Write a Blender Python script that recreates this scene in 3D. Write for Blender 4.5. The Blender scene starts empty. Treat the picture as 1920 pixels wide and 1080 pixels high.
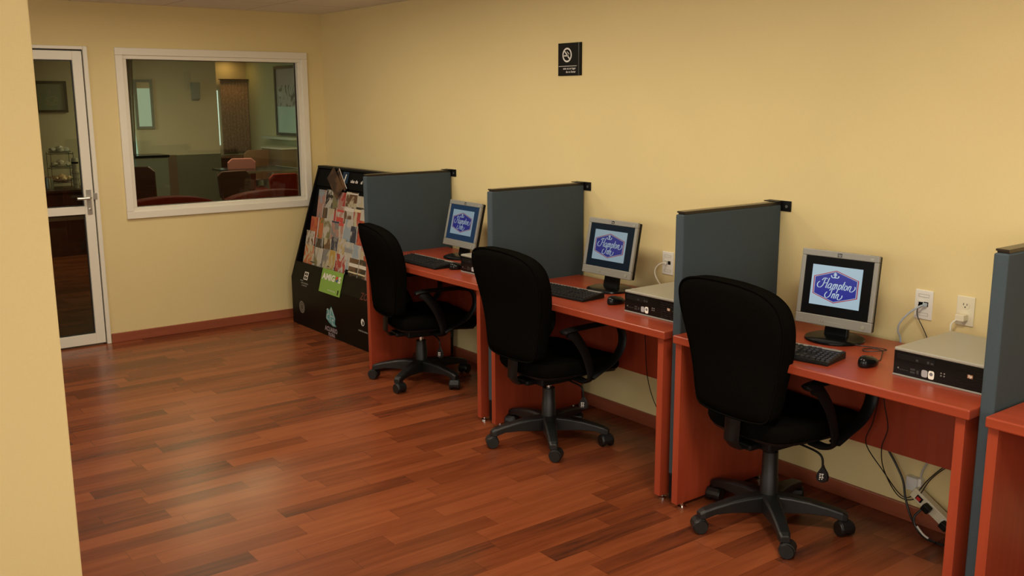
import bpy, bmesh, math, random
from mathutils import Vector, Matrix
R = math.radians
PI = math.pi
random.seed(7)
scene = bpy.context.scene
C = scene.collection

# ---------------------------------------------------------------- camera
cam_d = bpy.data.cameras.new('camera')
cam = bpy.data.objects.new('camera', cam_d)
C.objects.link(cam)
scene.camera = cam
cam_d.sensor_width = 36.0
cam_d.lens = 1812.029 / 1920 * 36
cam_d.clip_start = 0.05
_f = Vector((-0.7806422583258608, 0.595321850638815, -0.19023553471388152))
_r = Vector((0.6069628173225611, 0.7947215719201148, -0.0037096512883433626))
_u = Vector((-0.14897584671267827, 0.1183618066641352, 0.9817314703214125))
cam.matrix_world = Matrix(((_r.x, _u.x, -_f.x, 7.0758), (_r.y, _u.y, -_f.y, -3.5333), (_r.z, _u.z, -_f.z, 1.6906), (0, 0, 0, 1)))

# ---------------------------------------------------------------- colour management, world, lights
vs = scene.view_settings
vs.view_transform = 'Standard'
vs.look = 'None'
vs.gamma = 1.0
vs.exposure = 0.0
vs.use_curve_mapping = False
world = bpy.data.worlds.new('world')
scene.world = world
world.use_nodes = True
world.node_tree.nodes['Background'].inputs[0].default_value = (0.75, 0.85, 0.9, 1)
world.node_tree.nodes['Background'].inputs[1].default_value = 0.35

CH = 2.354          # ceiling height
WARM = (1.0, 0.88, 0.70)
DAY = (0.93, 0.96, 1.0)


def area(name, loc, rot, sx, sy, power, col, spread=180):
    l = bpy.data.lights.new(name, 'AREA')
    l.shape = 'RECTANGLE'
    l.size = sx
    l.size_y = sy
    l.energy = power
    l.color = col
    l.spread = R(spread)
    o = bpy.data.objects.new(name, l)
    o.location = loc
    o.rotation_euler = rot
    C.objects.link(o)
    return o


# ceiling lamps of the business room (x, y, watts); the fixtures are built further down
CEIL_LAMPS = [(1.45, -1.55, 15), (2.75, -1.5, 15), (4.02, -1.5, 13), (6.0, -1.7, 34)]
for x, y, w in CEIL_LAMPS:
    area('ceiling_lamp_light', (x, y, CH - 0.035), (0, 0, 0), 0.5, 0.5, w, WARM, 179)
# daylight of the window in the wall behind the camera and of the one on the left
area('window_daylight', (9.42, -2.6, 1.6), (0, R(90), 0), 1.2, 2.2, 30, (1.0, 0.95, 0.84))
area('window_daylight', (7.6, -5.42, 1.7), (R(90), 0, 0), 2.6, 1.0, 62, (1.0, 0.97, 0.88))
area('window_daylight', (2.4, -5.42, 1.7), (R(90), 0, 0), 2.6, 1.0, 26, (1.0, 0.97, 0.88))  # light of the added unseen window, brightens the far end
# breakfast room
area('breakfast_room_light', (-4.2, 0.9, 2.3), (0, 0, 0), 0.5, 0.5, 46, (1.0, 0.88, 0.66))
area('breakfast_room_light', (-2.2, -0.5, 2.3), (0, 0, 0), 0.4, 0.4, 11, (1.0, 0.87, 0.64))  # added light without a fixture, brightens the sofas and door view
area('recess_lamp_light', (-7.3, 2.12, 2.3), (0, 0, 0), 0.12, 0.12, 1.1, (1.0, 0.6, 0.22))
area('curtain_daylight', (-6.6, 0.05, 1.5), (0, R(-70), R(60)), 0.5, 1.1, 6, (0.72, 1.0, 0.9))


# ---------------------------------------------------------------- material helpers
def new_mat(name):
    m = bpy.data.materials.new(name)
    m.use_nodes = True
    nt = m.node_tree
    return m, nt, nt.nodes['Principled BSDF']


def principled(name, col, rough=0.5, metal=0.0, spec=0.5, noise=0.0, nscale=20, bump=0.0, bscale=200, coat=0.0, sheen=0.0):
    m, nt, b = new_mat(name)
    b.inputs['Base Color'].default_value = (*col, 1)
    b.inputs['Roughness'].default_value = rough
    b.inputs['Metallic'].default_value = metal
    b.inputs['Specular IOR Level'].default_value = spec
    b.inputs['Coat Weight'].default_value = coat
    b.inputs['Sheen Weight'].default_value = sheen
    tc = nt.nodes.new('ShaderNodeTexCoord')
    if noise:
        n = nt.nodes.new('ShaderNodeTexNoise')
        n.inputs['Scale'].default_value = nscale
        n.inputs['Detail'].default_value = 4
        nt.links.new(tc.outputs['Object'], n.inputs['Vector'])
        mx = nt.nodes.new('ShaderNodeMix')
        mx.data_type = 'RGBA'
        mx.inputs[6].default_value = (*[c * (1 - noise) for c in col], 1)
        mx.inputs[7].default_value = (*[min(1, c * (1 + noise)) for c in col], 1)
        nt.links.new(n.outputs['Fac'], mx.inputs[0])
        nt.links.new(mx.outputs[2], b.inputs['Base Color'])
    if bump:
        n = nt.nodes.new('ShaderNodeTexNoise')
        n.inputs['Scale'].default_value = bscale
        n.inputs['Detail'].default_value = 3
        nt.links.new(tc.outputs['Object'], n.inputs['Vector'])
        bp = nt.nodes.new('ShaderNodeBump')
        bp.inputs['Strength'].default_value = bump
        bp.inputs['Distance'].default_value = 0.002
        nt.links.new(n.outputs['Fac'], bp.inputs['Height'])
        nt.links.new(bp.outputs['Normal'], b.inputs['Normal'])
    return m


def emissive(name, col, strength=1.0):
    m, nt, b = new_mat(name)
    b.inputs['Base Color'].default_value = (0.01, 0.01, 0.01, 1)
    b.inputs['Roughness'].default_value = 0.4
    b.inputs['Emission Color'].default_value = (*col, 1)
    b.inputs['Emission Strength'].default_value = strength
    return m


def wallpaper(name, col, amt=0.05):
    """woven wallpaper: fine horizontal and vertical threads, faint blotches"""
    m, nt, b = new_mat(name)
    L = nt.links.new
    tc = nt.nodes.new('ShaderNodeTexCoord')
    acc = None
    for sc, w in (((60, 60, 700), 0.35), ((700, 700, 45), 0.35), ((1.6, 1.6, 2.2), 0.5)):
        mp = nt.nodes.new('ShaderNodeMapping')
        mp.inputs['Scale'].default_value = sc
        L(tc.outputs['Object'], mp.inputs['Vector'])
        n = nt.nodes.new('ShaderNodeTexNoise')
        n.inputs['Scale'].default_value = 1
        n.inputs['Detail'].default_value = 2
        L(mp.outputs[0], n.inputs['Vector'])
        mu = nt.nodes.new('ShaderNodeMath')
        mu.operation = 'MULTIPLY'
        mu.inputs[1].default_value = w
        L(n.outputs['Fac'], mu.inputs[0])
        if acc is None:
            acc = mu
        else:
            ad = nt.nodes.new('ShaderNodeMath')
            L(acc.outputs[0], ad.inputs[0])
            L(mu.outputs[0], ad.inputs[1])
            acc = ad
    mr = nt.nodes.new('ShaderNodeMapRange')
    mr.inputs['From Min'].default_value = 0.35
    mr.inputs['From Max'].default_value = 0.85
    L(acc.outputs[0], mr.inputs['Value'])
    mx = nt.nodes.new('ShaderNodeMix')
    mx.data_type = 'RGBA'
    mx.inputs[6].default_value = (*[c * (1 - amt) for c in col], 1)
    mx.inputs[7].default_value = (*[c * (1 + amt) for c in col], 1)
    L(mr.outputs[0], mx.inputs[0])
    L(mx.outputs[2], b.inputs['Base Color'])
    b.inputs['Roughness'].default_value = 0.75
    b.inputs['Specular IOR Level'].default_value = 0.25
    bp = nt.nodes.new('ShaderNodeBump')
    bp.inputs['Strength'].default_value = 0.15
    bp.inputs['Distance'].default_value = 0.001
    L(acc.outputs[0], bp.inputs['Height'])
    L(bp.outputs['Normal'], b.inputs['Normal'])
    return m


def laminate(name, light, mid, dark, rough=0.3):
    """wood strips 10 cm wide running along Y, staggered ends, dark figured grain"""
    m, nt, b = new_mat(name)
    L = nt.links.new

    def N(t, **k):
        n = nt.nodes.new(t)
        for a, v in k.items():
            setattr(n, a, v)
        return n

    def mth(op, a, bb=None, c=None):
        n = N('ShaderNodeMath', operation=op)
        for i, v in enumerate((a, bb, c)):
            if v is None:
                continue
            if isinstance(v, (int, float)):
                n.inputs[i].default_value = v
            else:
                L(v, n.inputs[i])
        return n.outputs[0]
    tc = N('ShaderNodeTexCoord')
    sp = N('ShaderNodeSeparateXYZ')
    L(tc.outputs['Object'], sp.inputs[0])
    x, y = sp.outputs[0], sp.outputs[1]
    row = mth('FLOOR', mth('DIVIDE', x, 0.098))
    wn = N('ShaderNodeTexWhiteNoise', noise_dimensions='1D')
    L(row, wn.inputs['W'])
    yo = mth('ADD', y, mth('MULTIPLY', wn.outputs['Value'], 3.7))
    cell = mth('FLOOR', mth('DIVIDE', yo, 0.62))
    cv = N('ShaderNodeCombineXYZ')
    L(row, cv.inputs[0])
    L(cell, cv.inputs[1])
    wn2 = N('ShaderNodeTexWhiteNoise', noise_dimensions='2D')
    L(cv.outputs[0], wn2.inputs['Vector'])
    tone = wn2.outputs['Value']
    # grain: stretched noise, shifted per strip
    gv = N('ShaderNodeCombineXYZ')
    L(mth('MULTIPLY', x, 30.0), gv.inputs[0])
    L(mth('ADD', mth('MULTIPLY', y, 2.2), mth('MULTIPLY', tone, 40)), gv.inputs[1])
    L(mth('MULTIPLY', tone, 17), gv.inputs[2])
    g = N('ShaderNodeTexNoise')
    g.inputs['Scale'].default_value = 1.0
    g.inputs['Detail'].default_value = 6
    g.inputs['Roughness'].default_value = 0.62
    g.inputs['Distortion'].default_value = 0.6
    L(gv.outputs[0], g.inputs['Vector'])
    gv2 = N('ShaderNodeCombineXYZ')
    L(mth('MULTIPLY', x, 9.0), gv2.inputs[0])
    L(mth('ADD', mth('MULTIPLY', y, 1.1), mth('MULTIPLY', tone, 23)), gv2.inputs[1])
    L(mth('MULTIPLY', tone, 9), gv2.inputs[2])
    g2 = N('ShaderNodeTexNoise')
    g2.inputs['Scale'].default_value = 1.0
    g2.inputs['Detail'].default_value = 3
    L(gv2.outputs[0], g2.inputs['Vector'])
    v = mth('ADD', mth('MULTIPLY', tone, 0.42), mth('ADD', mth('MULTIPLY', g.outputs['Fac'], 0.55), mth('MULTIPLY', g2.outputs['Fac'], 0.55)))
    rp = N('ShaderNodeValToRGB')
    e = rp.color_ramp.elements
    e[0].position = 0.42
    e[0].color = (*dark, 1)
    e[1].position = 1.1 if False else 0.98
    e[1].color = (*light, 1)
    k = e.new(0.66)
    k.color = (*mid, 1)
    L(v, rp.inputs[0])
    # joints
    fx = mth('FRACT', mth('DIVIDE', x, 0.098))
    fy = mth('FRACT', mth('DIVIDE', yo, 0.62))
    j = mth('MAXIMUM', mth('LESS_THAN', fx, 0.014), mth('LESS_THAN', fy, 0.003))
    mx = N('ShaderNodeMix', data_type='RGBA')
    L(mth('MULTIPLY', j, 0.55), mx.inputs[0])
    L(rp.outputs[0], mx.inputs[6])
    mx.inputs[7].default_value = (*[c * 0.5 for c in dark], 1)
    L(mx.outputs[2], b.inputs['Base Color'])
    b.inputs['Roughness'].default_value = rough
    b.inputs['Specular IOR Level'].default_value = 0.32
    bp = N('ShaderNodeBump')
    bp.inputs['Strength'].default_value = 0.08
    bp.inputs['Distance'].default_value = 0.001
    L(g.outputs['Fac'], bp.inputs['Height'])
    L(bp.outputs['Normal'], b.inputs['Normal'])
    return m


def cherry(name, a, bcol, rough=0.35, axis=0):
    """melamine with cherry figure, grain along the given axis"""
    m, nt, b = new_mat(name)
    L = nt.links.new
    tc = nt.nodes.new('ShaderNodeTexCoord')
    mp = nt.nodes.new('ShaderNodeMapping')
    s = [26.0, 26.0, 26.0]
    s[axis] = 2.0
    mp.inputs['Scale'].default_value = s
    L(tc.outputs['Object'], mp.inputs['Vector'])
    n = nt.nodes.new('ShaderNodeTexNoise')
    n.inputs['Scale'].default_value = 1
    n.inputs['Detail'].default_value = 5
    L(mp.outputs[0], n.inputs['Vector'])
    rp = nt.nodes.new('ShaderNodeValToRGB')
    rp.color_ramp.elements[0].position = 0.25
    rp.color_ramp.elements[0].color = (*a, 1)
    rp.color_ramp.elements[1].position = 0.8
    rp.color_ramp.elements[1].color = (*bcol, 1)
    L(n.outputs['Fac'], rp.inputs[0])
    L(rp.outputs[0], b.inputs['Base Color'])
    b.inputs['Roughness'].default_value = rough
    return m


def ceiling_tiles(name, col):
    m, nt, b = new_mat(name)
    L = nt.links.new
    tc = nt.nodes.new('ShaderNodeTexCoord')
    br = nt.nodes.new('ShaderNodeTexBrick')
    br.offset = 0.0
    br.inputs['Color1'].default_value = (*col, 1)
    br.inputs['Color2'].default_value = (*[c * 0.97 for c in col], 1)
    br.inputs['Mortar'].default_value = (*[c * 0.6 for c in col], 1)
    br.inputs['Scale'].default_value = 1.0
    br.inputs['Mortar Size'].default_value = 0.005
    br.inputs['Brick Width'].default_value = 0.61
    br.inputs['Row Height'].default_value = 0.61
    L(tc.outputs['Object'], br.inputs['Vector'])
    L(br.outputs['Color'], b.inputs['Base Color'])
    b.inputs['Roughness'].default_value = 0.9
    return m


def glass_pane(name, tint, refl=1.0):
    """thin architectural pane: tinted see-through with a Fresnel reflection"""
    m, nt, b = new_mat(name)
    nt.nodes.remove(b)
    L = nt.links.new
    out = nt.nodes['Material Output']
    tr = nt.nodes.new('ShaderNodeBsdfTransparent')
    tr.inputs[0].default_value = (*tint, 1)
    gl = nt.nodes.new('ShaderNodeBsdfGlossy')
    gl.inputs['Roughness'].default_value = 0.01
    fr = nt.nodes.new('ShaderNodeFresnel')
    fr.inputs['IOR'].default_value = 1.5
    mu = nt.nodes.new('ShaderNodeMath')
    mu.operation = 'MULTIPLY'
    mu.inputs[1].default_value = refl
    L(fr.outputs[0], mu.inputs[0])
    mx = nt.nodes.new('ShaderNodeMixShader')
    L(mu.outputs[0], mx.inputs[0])
    L(tr.outputs[0], mx.inputs[1])
    L(gl.outputs[0], mx.inputs[2])
    L(mx.outputs[0], out.inputs['Surface'])
    return m


def blotchy(name, cols, scale=14, stretch=(1, 1, 1), seed=0.0, rough=0.45, bands=None):
    """printed cover: areas of a few inks; bands adds plain title stripes by height"""
    m, nt, b = new_mat(name)
    L = nt.links.new
    tc = nt.nodes.new('ShaderNodeTexCoord')
    mp = nt.nodes.new('ShaderNodeMapping')
    mp.inputs['Scale'].default_value = stretch
    mp.inputs['Location'].default_value = (seed * 3.1, seed * 1.7, seed)
    L(tc.outputs['Object'], mp.inputs['Vector'])
    n = nt.nodes.new('ShaderNodeTexNoise')
    n.inputs['Scale'].default_value = scale
    n.inputs['Detail'].default_value = 3
    n.inputs['Distortion'].default_value = 0.8
    L(mp.outputs[0], n.inputs['Vector'])
    rp = nt.nodes.new('ShaderNodeValToRGB')
    e = rp.color_ramp.elements
    k = len(cols)
    e[0].position = 0.0
    e[0].color = (*cols[0], 1)
    e[1].position = 0.34 + 0.3 * (k - 1) / k
    e[1].color = (*cols[-1], 1)
    for i in range(1, k - 1):
        q = e.new(0.34 + 0.3 * i / k)
        q.color = (*cols[i], 1)
    rp.color_ramp.interpolation = 'EASE'
    L(n.outputs['Fac'], rp.inputs[0])
    last = rp.outputs[0]
    if bands:
        sp = nt.nodes.new('ShaderNodeSeparateXYZ')
        L(tc.outputs['Object'], sp.inputs[0])
        for z0, z1, c in bands:
            a = nt.nodes.new('ShaderNodeMath')
            a.operation = 'COMPARE'
            a.inputs[1].default_value = (z0 + z1) / 2
            a.inputs[2].default_value = (z1 - z0) / 2
            L(sp.outputs[2], a.inputs[0])
            mx = nt.nodes.new('ShaderNodeMix')
            mx.data_type = 'RGBA'
            L(a.outputs[0], mx.inputs[0])
            L(last, mx.inputs[6])
            mx.inputs[7].default_value = (*c, 1)
            last = mx.outputs[2]
    L(last, b.inputs['Base Color'])
    b.inputs['Roughness'].default_value = rough
    return m


M = {}
M['wall'] = wallpaper('tan_wallpaper', (0.74, 0.608, 0.305))
M['wall_b'] = wallpaper('cream_wallpaper', (0.62, 0.56, 0.40))
M['floor'] = laminate('laminate_floor', (0.26, 0.070, 0.024), (0.165, 0.040, 0.014), (0.065, 0.020, 0.010), 0.27)
M['ceiling'] = ceiling_tiles('ceiling_tiles', (0.78, 0.74, 0.68))
M['baseboard'] = cherry('baseboard_wood', (0.23, 0.058, 0.028), (0.34, 0.092, 0.042), 0.35, 0)
M['baseboard_y'] = cherry('baseboard_wood_far', (0.23, 0.058, 0.028), (0.34, 0.092, 0.042), 0.35, 1)
M['white_frame'] = principled('cream_painted_aluminium', (0.80, 0.76, 0.64), 0.35)
M['gasket'] = principled('black_gasket', (0.012, 0.012, 0.012), 0.5)
M['window_glass'] = glass_pane('window_glass', (0.84, 0.83, 0.71), 0.7)
M['door_glass'] = glass_pane('door_glass', (0.70, 0.73, 0.61), 0.8)
M['steel'] = principled('brushed_steel', (0.50, 0.50, 0.46), 0.32, 0.9)
M['cherry_x'] = cherry('cherry_top', (0.27, 0.040, 0.016), (0.36, 0.056, 0.022), 0.3, 0)
M['cherry_z'] = cherry('cherry_panel', (0.28, 0.038, 0.013), (0.37, 0.055, 0.020), 0.42, 2)
M['slate'] = principled('slate_fabric', (0.052, 0.071, 0.083), 0.9, noise=0.16, nscale=260, bump=0.5, bscale=500, spec=0.2)
M['black'] = principled('black_plastic', (0.006, 0.006, 0.006), 0.45, spec=0.22)
M['black_trim'] = principled('bronze_trim', (0.045, 0.036, 0.028), 0.28, 0.6)
M['chair_fabric'] = principled('black_upholstery', (0.0048, 0.0043, 0.0034), 1.0, noise=0.3, nscale=300, bump=0.4, bscale=450, spec=0.0)
M['chair_plastic'] = principled('chair_plastic', (0.006, 0.0065, 0.0065), 0.42, bump=0.25, bscale=600)
M['arm_plastic'] = principled('arm_plastic', (0.0035, 0.0037, 0.0036), 0.5, spec=0.28)
M['chrome'] = principled('chrome', (0.75, 0.74, 0.70), 0.15, 1.0)
M['silver'] = principled('silver_plastic', (0.27, 0.265, 0.235), 0.45, 0.15)
M['silver_top'] = principled('silver_case_lid', (0.36, 0.35, 0.29), 0.38, 0.2)
M['gloss_black'] = principled('glossy_black', (0.005, 0.005, 0.005), 0.2, spec=0.25)
M['key'] = principled('key_caps', (0.016, 0.016, 0.017), 0.35)
M['white_plastic'] = principled('white_plastic', (0.82, 0.80, 0.72), 0.4)
M['ivory_plastic'] = principled('ivory_plastic', (0.74, 0.68, 0.50), 0.4)
M['white_print'] = principled('white_print', (0.75, 0.72, 0.66), 0.6)
M['grey_print'] = principled('grey_print', (0.32, 0.31, 0.29), 0.6)
M['sign_black'] = principled('sign_black', (0.008, 0.0075, 0.005), 0.45, spec=0.1)
M['rack_black'] = principled('rack_black_laminate', (0.0042, 0.0036, 0.003), 0.4, spec=0.10)
M['rack_matte'] = principled('rack_black_print', (0.005, 0.005, 0.005), 0.6, spec=0.08)
M['paper'] = principled('paper', (0.72, 0.68, 0.60), 0.7)
M['green'] = principled('lime_green_print', (0.20, 0.38, 0.06), 0.4)
M['red'] = principled('red_print', (0.55, 0.03, 0.03), 0.4)
M['blue'] = principled('blue_print', (0.02, 0.07, 0.22), 0.4)
M['teal'] = principled('teal_print', (0.10, 0.34, 0.36), 0.5)
M['cable_black'] = principled('black_cable', (0.010, 0.010, 0.010), 0.45)
M['cable_white'] = principled('white_cable', (0.72, 0.69, 0.60), 0.45)
M['cable_blue'] = principled('pale_blue_cable', (0.42, 0.50, 0.58), 0.45)
M['cable_grey'] = principled('grey_cable', (0.45, 0.45, 0.42), 0.45)
M['dark_wood'] = cherry('dark_wood', (0.045, 0.018, 0.010), (0.09, 0.035, 0.018), 0.4, 0)
M['chair_wood'] = cherry('chair_wood', (0.16, 0.085, 0.045), (0.24, 0.13, 0.07), 0.4, 2)
M['red_vinyl'] = principled('dark_red_vinyl', (0.20, 0.026, 0.014), 0.8, spec=0.12, noise=0.2, nscale=8)
M['mauve'] = principled('mauve_fabric', (0.34, 0.13, 0.11), 0.8)


# ---------------------------------------------------------------- mesh helpers
class MB:
    """collects shapes and links them as ONE mesh object"""

    def __init__(s):
        s.v = []
        s.f = []

    def add(s, vs_, fs_):
        n = len(s.v)
        s.v += [tuple(v) for v in vs_]
        s.f += [tuple(i + n for i in f) for f in fs_]
        return s

    def box(s, x0, x1, y0, y1, z0, z1, mat=None):
        vs_ = [(x0, y0, z0), (x1, y0, z0), (x1, y1, z0), (x0, y1, z0), (x0, y0, z1), (x1, y0, z1), (x1, y1, z1), (x0, y1, z1)]
        if mat is not None:
            vs_ = [mat @ Vector(v) for v in vs_]
        return s.add(vs_, [(0, 3, 2, 1), (4, 5, 6, 7), (0, 1, 5, 4), (1, 2, 6, 5), (2, 3, 7, 6), (3, 0, 4, 7)])

    def tube(s, pts, r, n=8, closed_ends=True, flat=None):
        """r: number or list; flat = (scale across, scale along up) for strap sections"""
        pts = [Vector(p) for p in pts]
        k = len(pts)
        rs = r if isinstance(r, (list, tuple)) else [r] * k
        t0 = (pts[1] - pts[0]).normalized()
        ref = Vector((0, 0, 1)) if abs(t0.z) < 0.9 else Vector((0, 1, 0))
        a = t0.cross(ref).normalized()
        base = len(s.v)
        for i, p in enumerate(pts):
            t = (pts[min(i + 1, k - 1)] - pts[max(i - 1, 0)]).normalized()
            a = (a - t * a.dot(t)).normalized()
            bb = t.cross(a)
            fa, fb = flat if flat else (1, 1)
            for j in range(n):
                an = 2 * PI * j / n
                s.v.append(tuple(p + a * math.cos(an) * rs[i] * fa + bb * math.sin(an) * rs[i] * fb))
        for i in range(k - 1):
            for j in range(n):
                q = (j + 1) % n
                s.f.append((base + i * n + j, base + (i + 1) * n + j, base + (i + 1) * n + q, base + i * n + q))
        if closed_ends:
            s.f.append(tuple(base + j for j in range(n)))
            s.f.append(tuple(base + (k - 1) * n + j for j in reversed(range(n))))
        return s

    def lathe(s, prof, c=(0, 0, 0), n=24, axis='z'):
        base = len(s.v)
        for r_, h in prof:
            for j in range(n):
                an = 2 * PI * j / n
                u, w = r_ * math.cos(an), r_ * math.sin(an)
                p = {'z': (u, w, h), 'x': (h, u, w), 'y': (w, h, u)}[axis]
                s.v.append((p[0] + c[0], p[1] + c[1], p[2] + c[2]))
        for i in range(len(prof) - 1):
            for j in range(n):
                q = (j + 1) % n
                s.f.append((base + i * n + j, base + i * n + q, base + (i + 1) * n + q, base + (i + 1) * n + j))
        s.f.append(tuple(base + j for j in reversed(range(n))))
        s.f.append(tuple(base + (len(prof) - 1) * n + j for j in range(n)))
        return s

    def prism(s, poly, frame, depth):
        """poly: 2D points; frame(u, v, w) -> 3D; extruded w 0..depth"""
        n = len(poly)
        vs_ = [frame(u, v, 0) for u, v in poly] + [frame(u, v, depth) for u, v in poly]
        fs_ = [tuple(reversed(range(n))), tuple(range(n, 2 * n))]
        for i in range(n):
            q = (i + 1) % n
            fs_.append((i, q, n + q, n + i))
        return s.add(vs_, fs_)

    def build(s, name, mat, parent=None, bevel=0.0, smooth=False, seg=2, sub=0):
        me = bpy.data.meshes.new(name)
        me.from_pydata(s.v, [], s.f)
        bm = bmesh.new()
        bm.from_mesh(me)
        bmesh.ops.recalc_face_normals(bm, faces=bm.faces)
        bm.to_mesh(me)
        bm.free()
        me.materials.append(M[mat] if isinstance(mat, str) else mat)
        o = bpy.data.objects.new(name, me)
        C.objects.link(o)
        if smooth:
            for p in me.polygons:
                p.use_smooth = True
            try:
                me.set_sharp_from_angle(angle=R(40))
            except Exception:
                pass
        if bevel:
            md = o.modifiers.new('bevel', 'BEVEL')
            md.width = bevel
            md.segments = seg
            md.limit_method = 'ANGLE'
            md.angle_limit = R(35)
        if sub:
            md = o.modifiers.new('subdivision', 'SUBSURF')
            md.levels = sub
            md.render_levels = sub
        if parent is not None:
            o.parent = parent
        return o


def catmull(pts, n=6, closed=False):
    out = []
    P = [Vector(p) for p in pts]
    k = len(P)
    rng = range(k if closed else k - 1)
    for i in rng:
        if closed:
            p0, p1, p2, p3 = P[i - 1], P[i], P[(i + 1) % k], P[(i + 2) % k]
        else:
            p0, p1, p2, p3 = P[max(i - 1, 0)], P[i], P[i + 1], P[min(i + 2, k - 1)]
        for j in range(n):
            t = j / n
            out.append(0.5 * ((2 * p1) + (p2 - p0) * t + (2 * p0 - 5 * p1 + 4 * p2 - p3) * t * t + (3 * p1 - p0 - 3 * p2 + p3) * t ** 3))
    if not closed:
        out.append(P[-1])
    return out


def text_mb(mb, s, size, frame, align='LEFT', bold=0.0, shear=0.0, xs=1.0):
    """flat lettering: built-in font turned to faces, mapped through frame(u, v, w)"""
    cu = bpy.data.curves.new('lettering', 'FONT')
    cu.body = s
    cu.size = size
    cu.align_x = align
    cu.offset = bold
    cu.shear = shear
    cu.resolution_u = 2
    o = bpy.data.objects.new('lettering', cu)
    C.objects.link(o)
    dg = bpy.context.evaluated_depsgraph_get()
    me = bpy.data.meshes.new_from_object(o.evaluated_get(dg))
    mb.add([frame(v.co.x * xs, v.co.y, 0) for v in me.vertices], [tuple(p.vertices) for p in me.polygons])
    bpy.data.objects.remove(o)
    bpy.data.meshes.remove(me)
    bpy.data.curves.remove(cu)
    return mb


def pen(mb, line, frame, w, thin=0.45):
    """one calligraphic stroke: thick going down, thin going across"""
    P = catmull([(a, b, 0) for a, b in line], 6)
    vs_, fs_ = [], []
    for i, p in enumerate(P):
        t = (P[min(i + 1, len(P) - 1)] - P[max(i - 1, 0)]).normalized()
        k = w * (thin + (1 - thin) * abs(t.y))
        if i in (0, len(P) - 1):
            k *= 0.5
        nx, ny = -t.y * k, t.x * k
        vs_ += [frame(p.x + nx, p.y + ny, 0), frame(p.x - nx, p.y - ny, 0)]
    for i in range(len(P) - 1):
        fs_.append((2 * i, 2 * i + 1, 2 * i + 3, 2 * i + 2))
    mb.add(vs_, fs_)


def tag(o, label=None, cat=None, group=None, kind=None):
    if label:
        o['label'] = label
    if cat:
        o['category'] = cat
    if group:
        o['group'] = group
    if kind:
        o['kind'] = kind
    return o


def thing(name, loc=(0, 0, 0), rotz=0.0):
    o = bpy.data.objects.new(name, None)
    o.empty_display_size = 0.1
    C.objects.link(o)
    o.location = loc
    o.rotation_euler = (0, 0, rotz)
    return o


def children(o):
    return [c for c in bpy.data.objects if c.parent == o]


def copy_tree(o, parent=None):
    c = o.copy()
    C.objects.link(c)
    if parent is not None:
        c.parent = parent
    for ch in children(o):
        copy_tree(ch, c)
    return c


def struct(o):
    o['kind'] = 'structure'
    return o


# ---------------------------------------------------------------- the room shell
X1 = 9.5
Y0 = -5.5
struct(MB().box(-7.7, X1 + 0.12, Y0 - 0.12, 2.6, -0.06, 0).build('floor', 'floor'))
struct(MB().box(-7.7, X1 + 0.12, Y0 - 0.12, 2.6, CH, CH + 0.06).build('ceiling', 'ceiling'))
# long wall behind the desks
struct(MB().box(0, X1, 0, 0.12, 0, CH).build('wall_right', 'wall'))
# far wall with the door and window openings
DY0, DY1, DZ = -2.70, -1.742, 2.062
WY0, WY1, WZ0, WZ1 = -1.566, -0.137, 0.877, 2.060
wf = MB()
wf.box(-0.12, 0, Y0, DY0, 0, CH)
wf.box(-0.12, 0, DY0, DY1, DZ, CH)
wf.box(-0.12, 0, DY1, WY0 + 0.02, 0, CH)
wf.box(-0.12, 0, WY0 + 0.02, WY1 - 0.02, 0, WZ0 + 0.02)
wf.box(-0.12, 0, WY0 + 0.02, WY1 - 0.02, WZ1 - 0.02, CH)
wf.box(-0.12, 0, WY1 - 0.02, 2.6, 0, CH)
struct(wf.build('wall_far', 'wall'))
# wall end standing close on the left
struct(MB().box(4.28, 4.50, Y0, -3.003, 0, CH).build('wall_pier', 'wall', bevel=0.004))
wl = MB()
for a, b in ((-0.12, 0.9), (3.9, 6.1), (9.1, X1)):
    wl.box(a, b, Y0 - 0.12, Y0, 0, CH)
for a, b in ((0.9, 3.9), (6.1, 9.1)):
    wl.box(a, b, Y0 - 0.12, Y0, 0, 0.85)
    wl.box(a, b, Y0 - 0.12, Y0, 2.27, CH)
struct(wl.build('wall_left', 'wall'))
wb = MB()
wb.box(X1, X1 + 0.12, Y0, -3.8, 0, CH)
wb.box(X1, X1 + 0.12, -1.4, 0.12, 0, CH)
wb.box(X1, X1 + 0.12, -3.8, -1.4, 0, 0.75)
wb.box(X1, X1 + 0.12, -3.8, -1.4, 2.2, CH)
struct(wb.build('wall_back', 'wall'))
# baseboards
struct(MB().box(0.0, X1, -0.015, 0, 0, 0.068).build('baseboard_right', 'baseboard', bevel=0.003))
struct(MB().box(0, 0.015, DY1 + 0.004, -0.0155, 0, 0.068).build('baseboard_far', 'baseboard_y', bevel=0.003))

# window in the far wall
w1 = thing('window_1', (0, (WY0 + WY1) / 2, WZ0))
struct(w1)
fr = MB()


def ring(mb, x0, x1, y0, y1, z0, z1, t, tb=None):
    tb = t if tb is None else tb
    mb.box(x0, x1, y0, y1, z1 - t, z1)
    mb.box(x0, x1, y0, y1, z0, z0 + tb)
    mb.box(x0, x1, y0, y0 + t, z0 + tb, z1 - t)
    mb.box(x0, x1, y1 - t, y1, z0 + tb, z1 - t)


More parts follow.
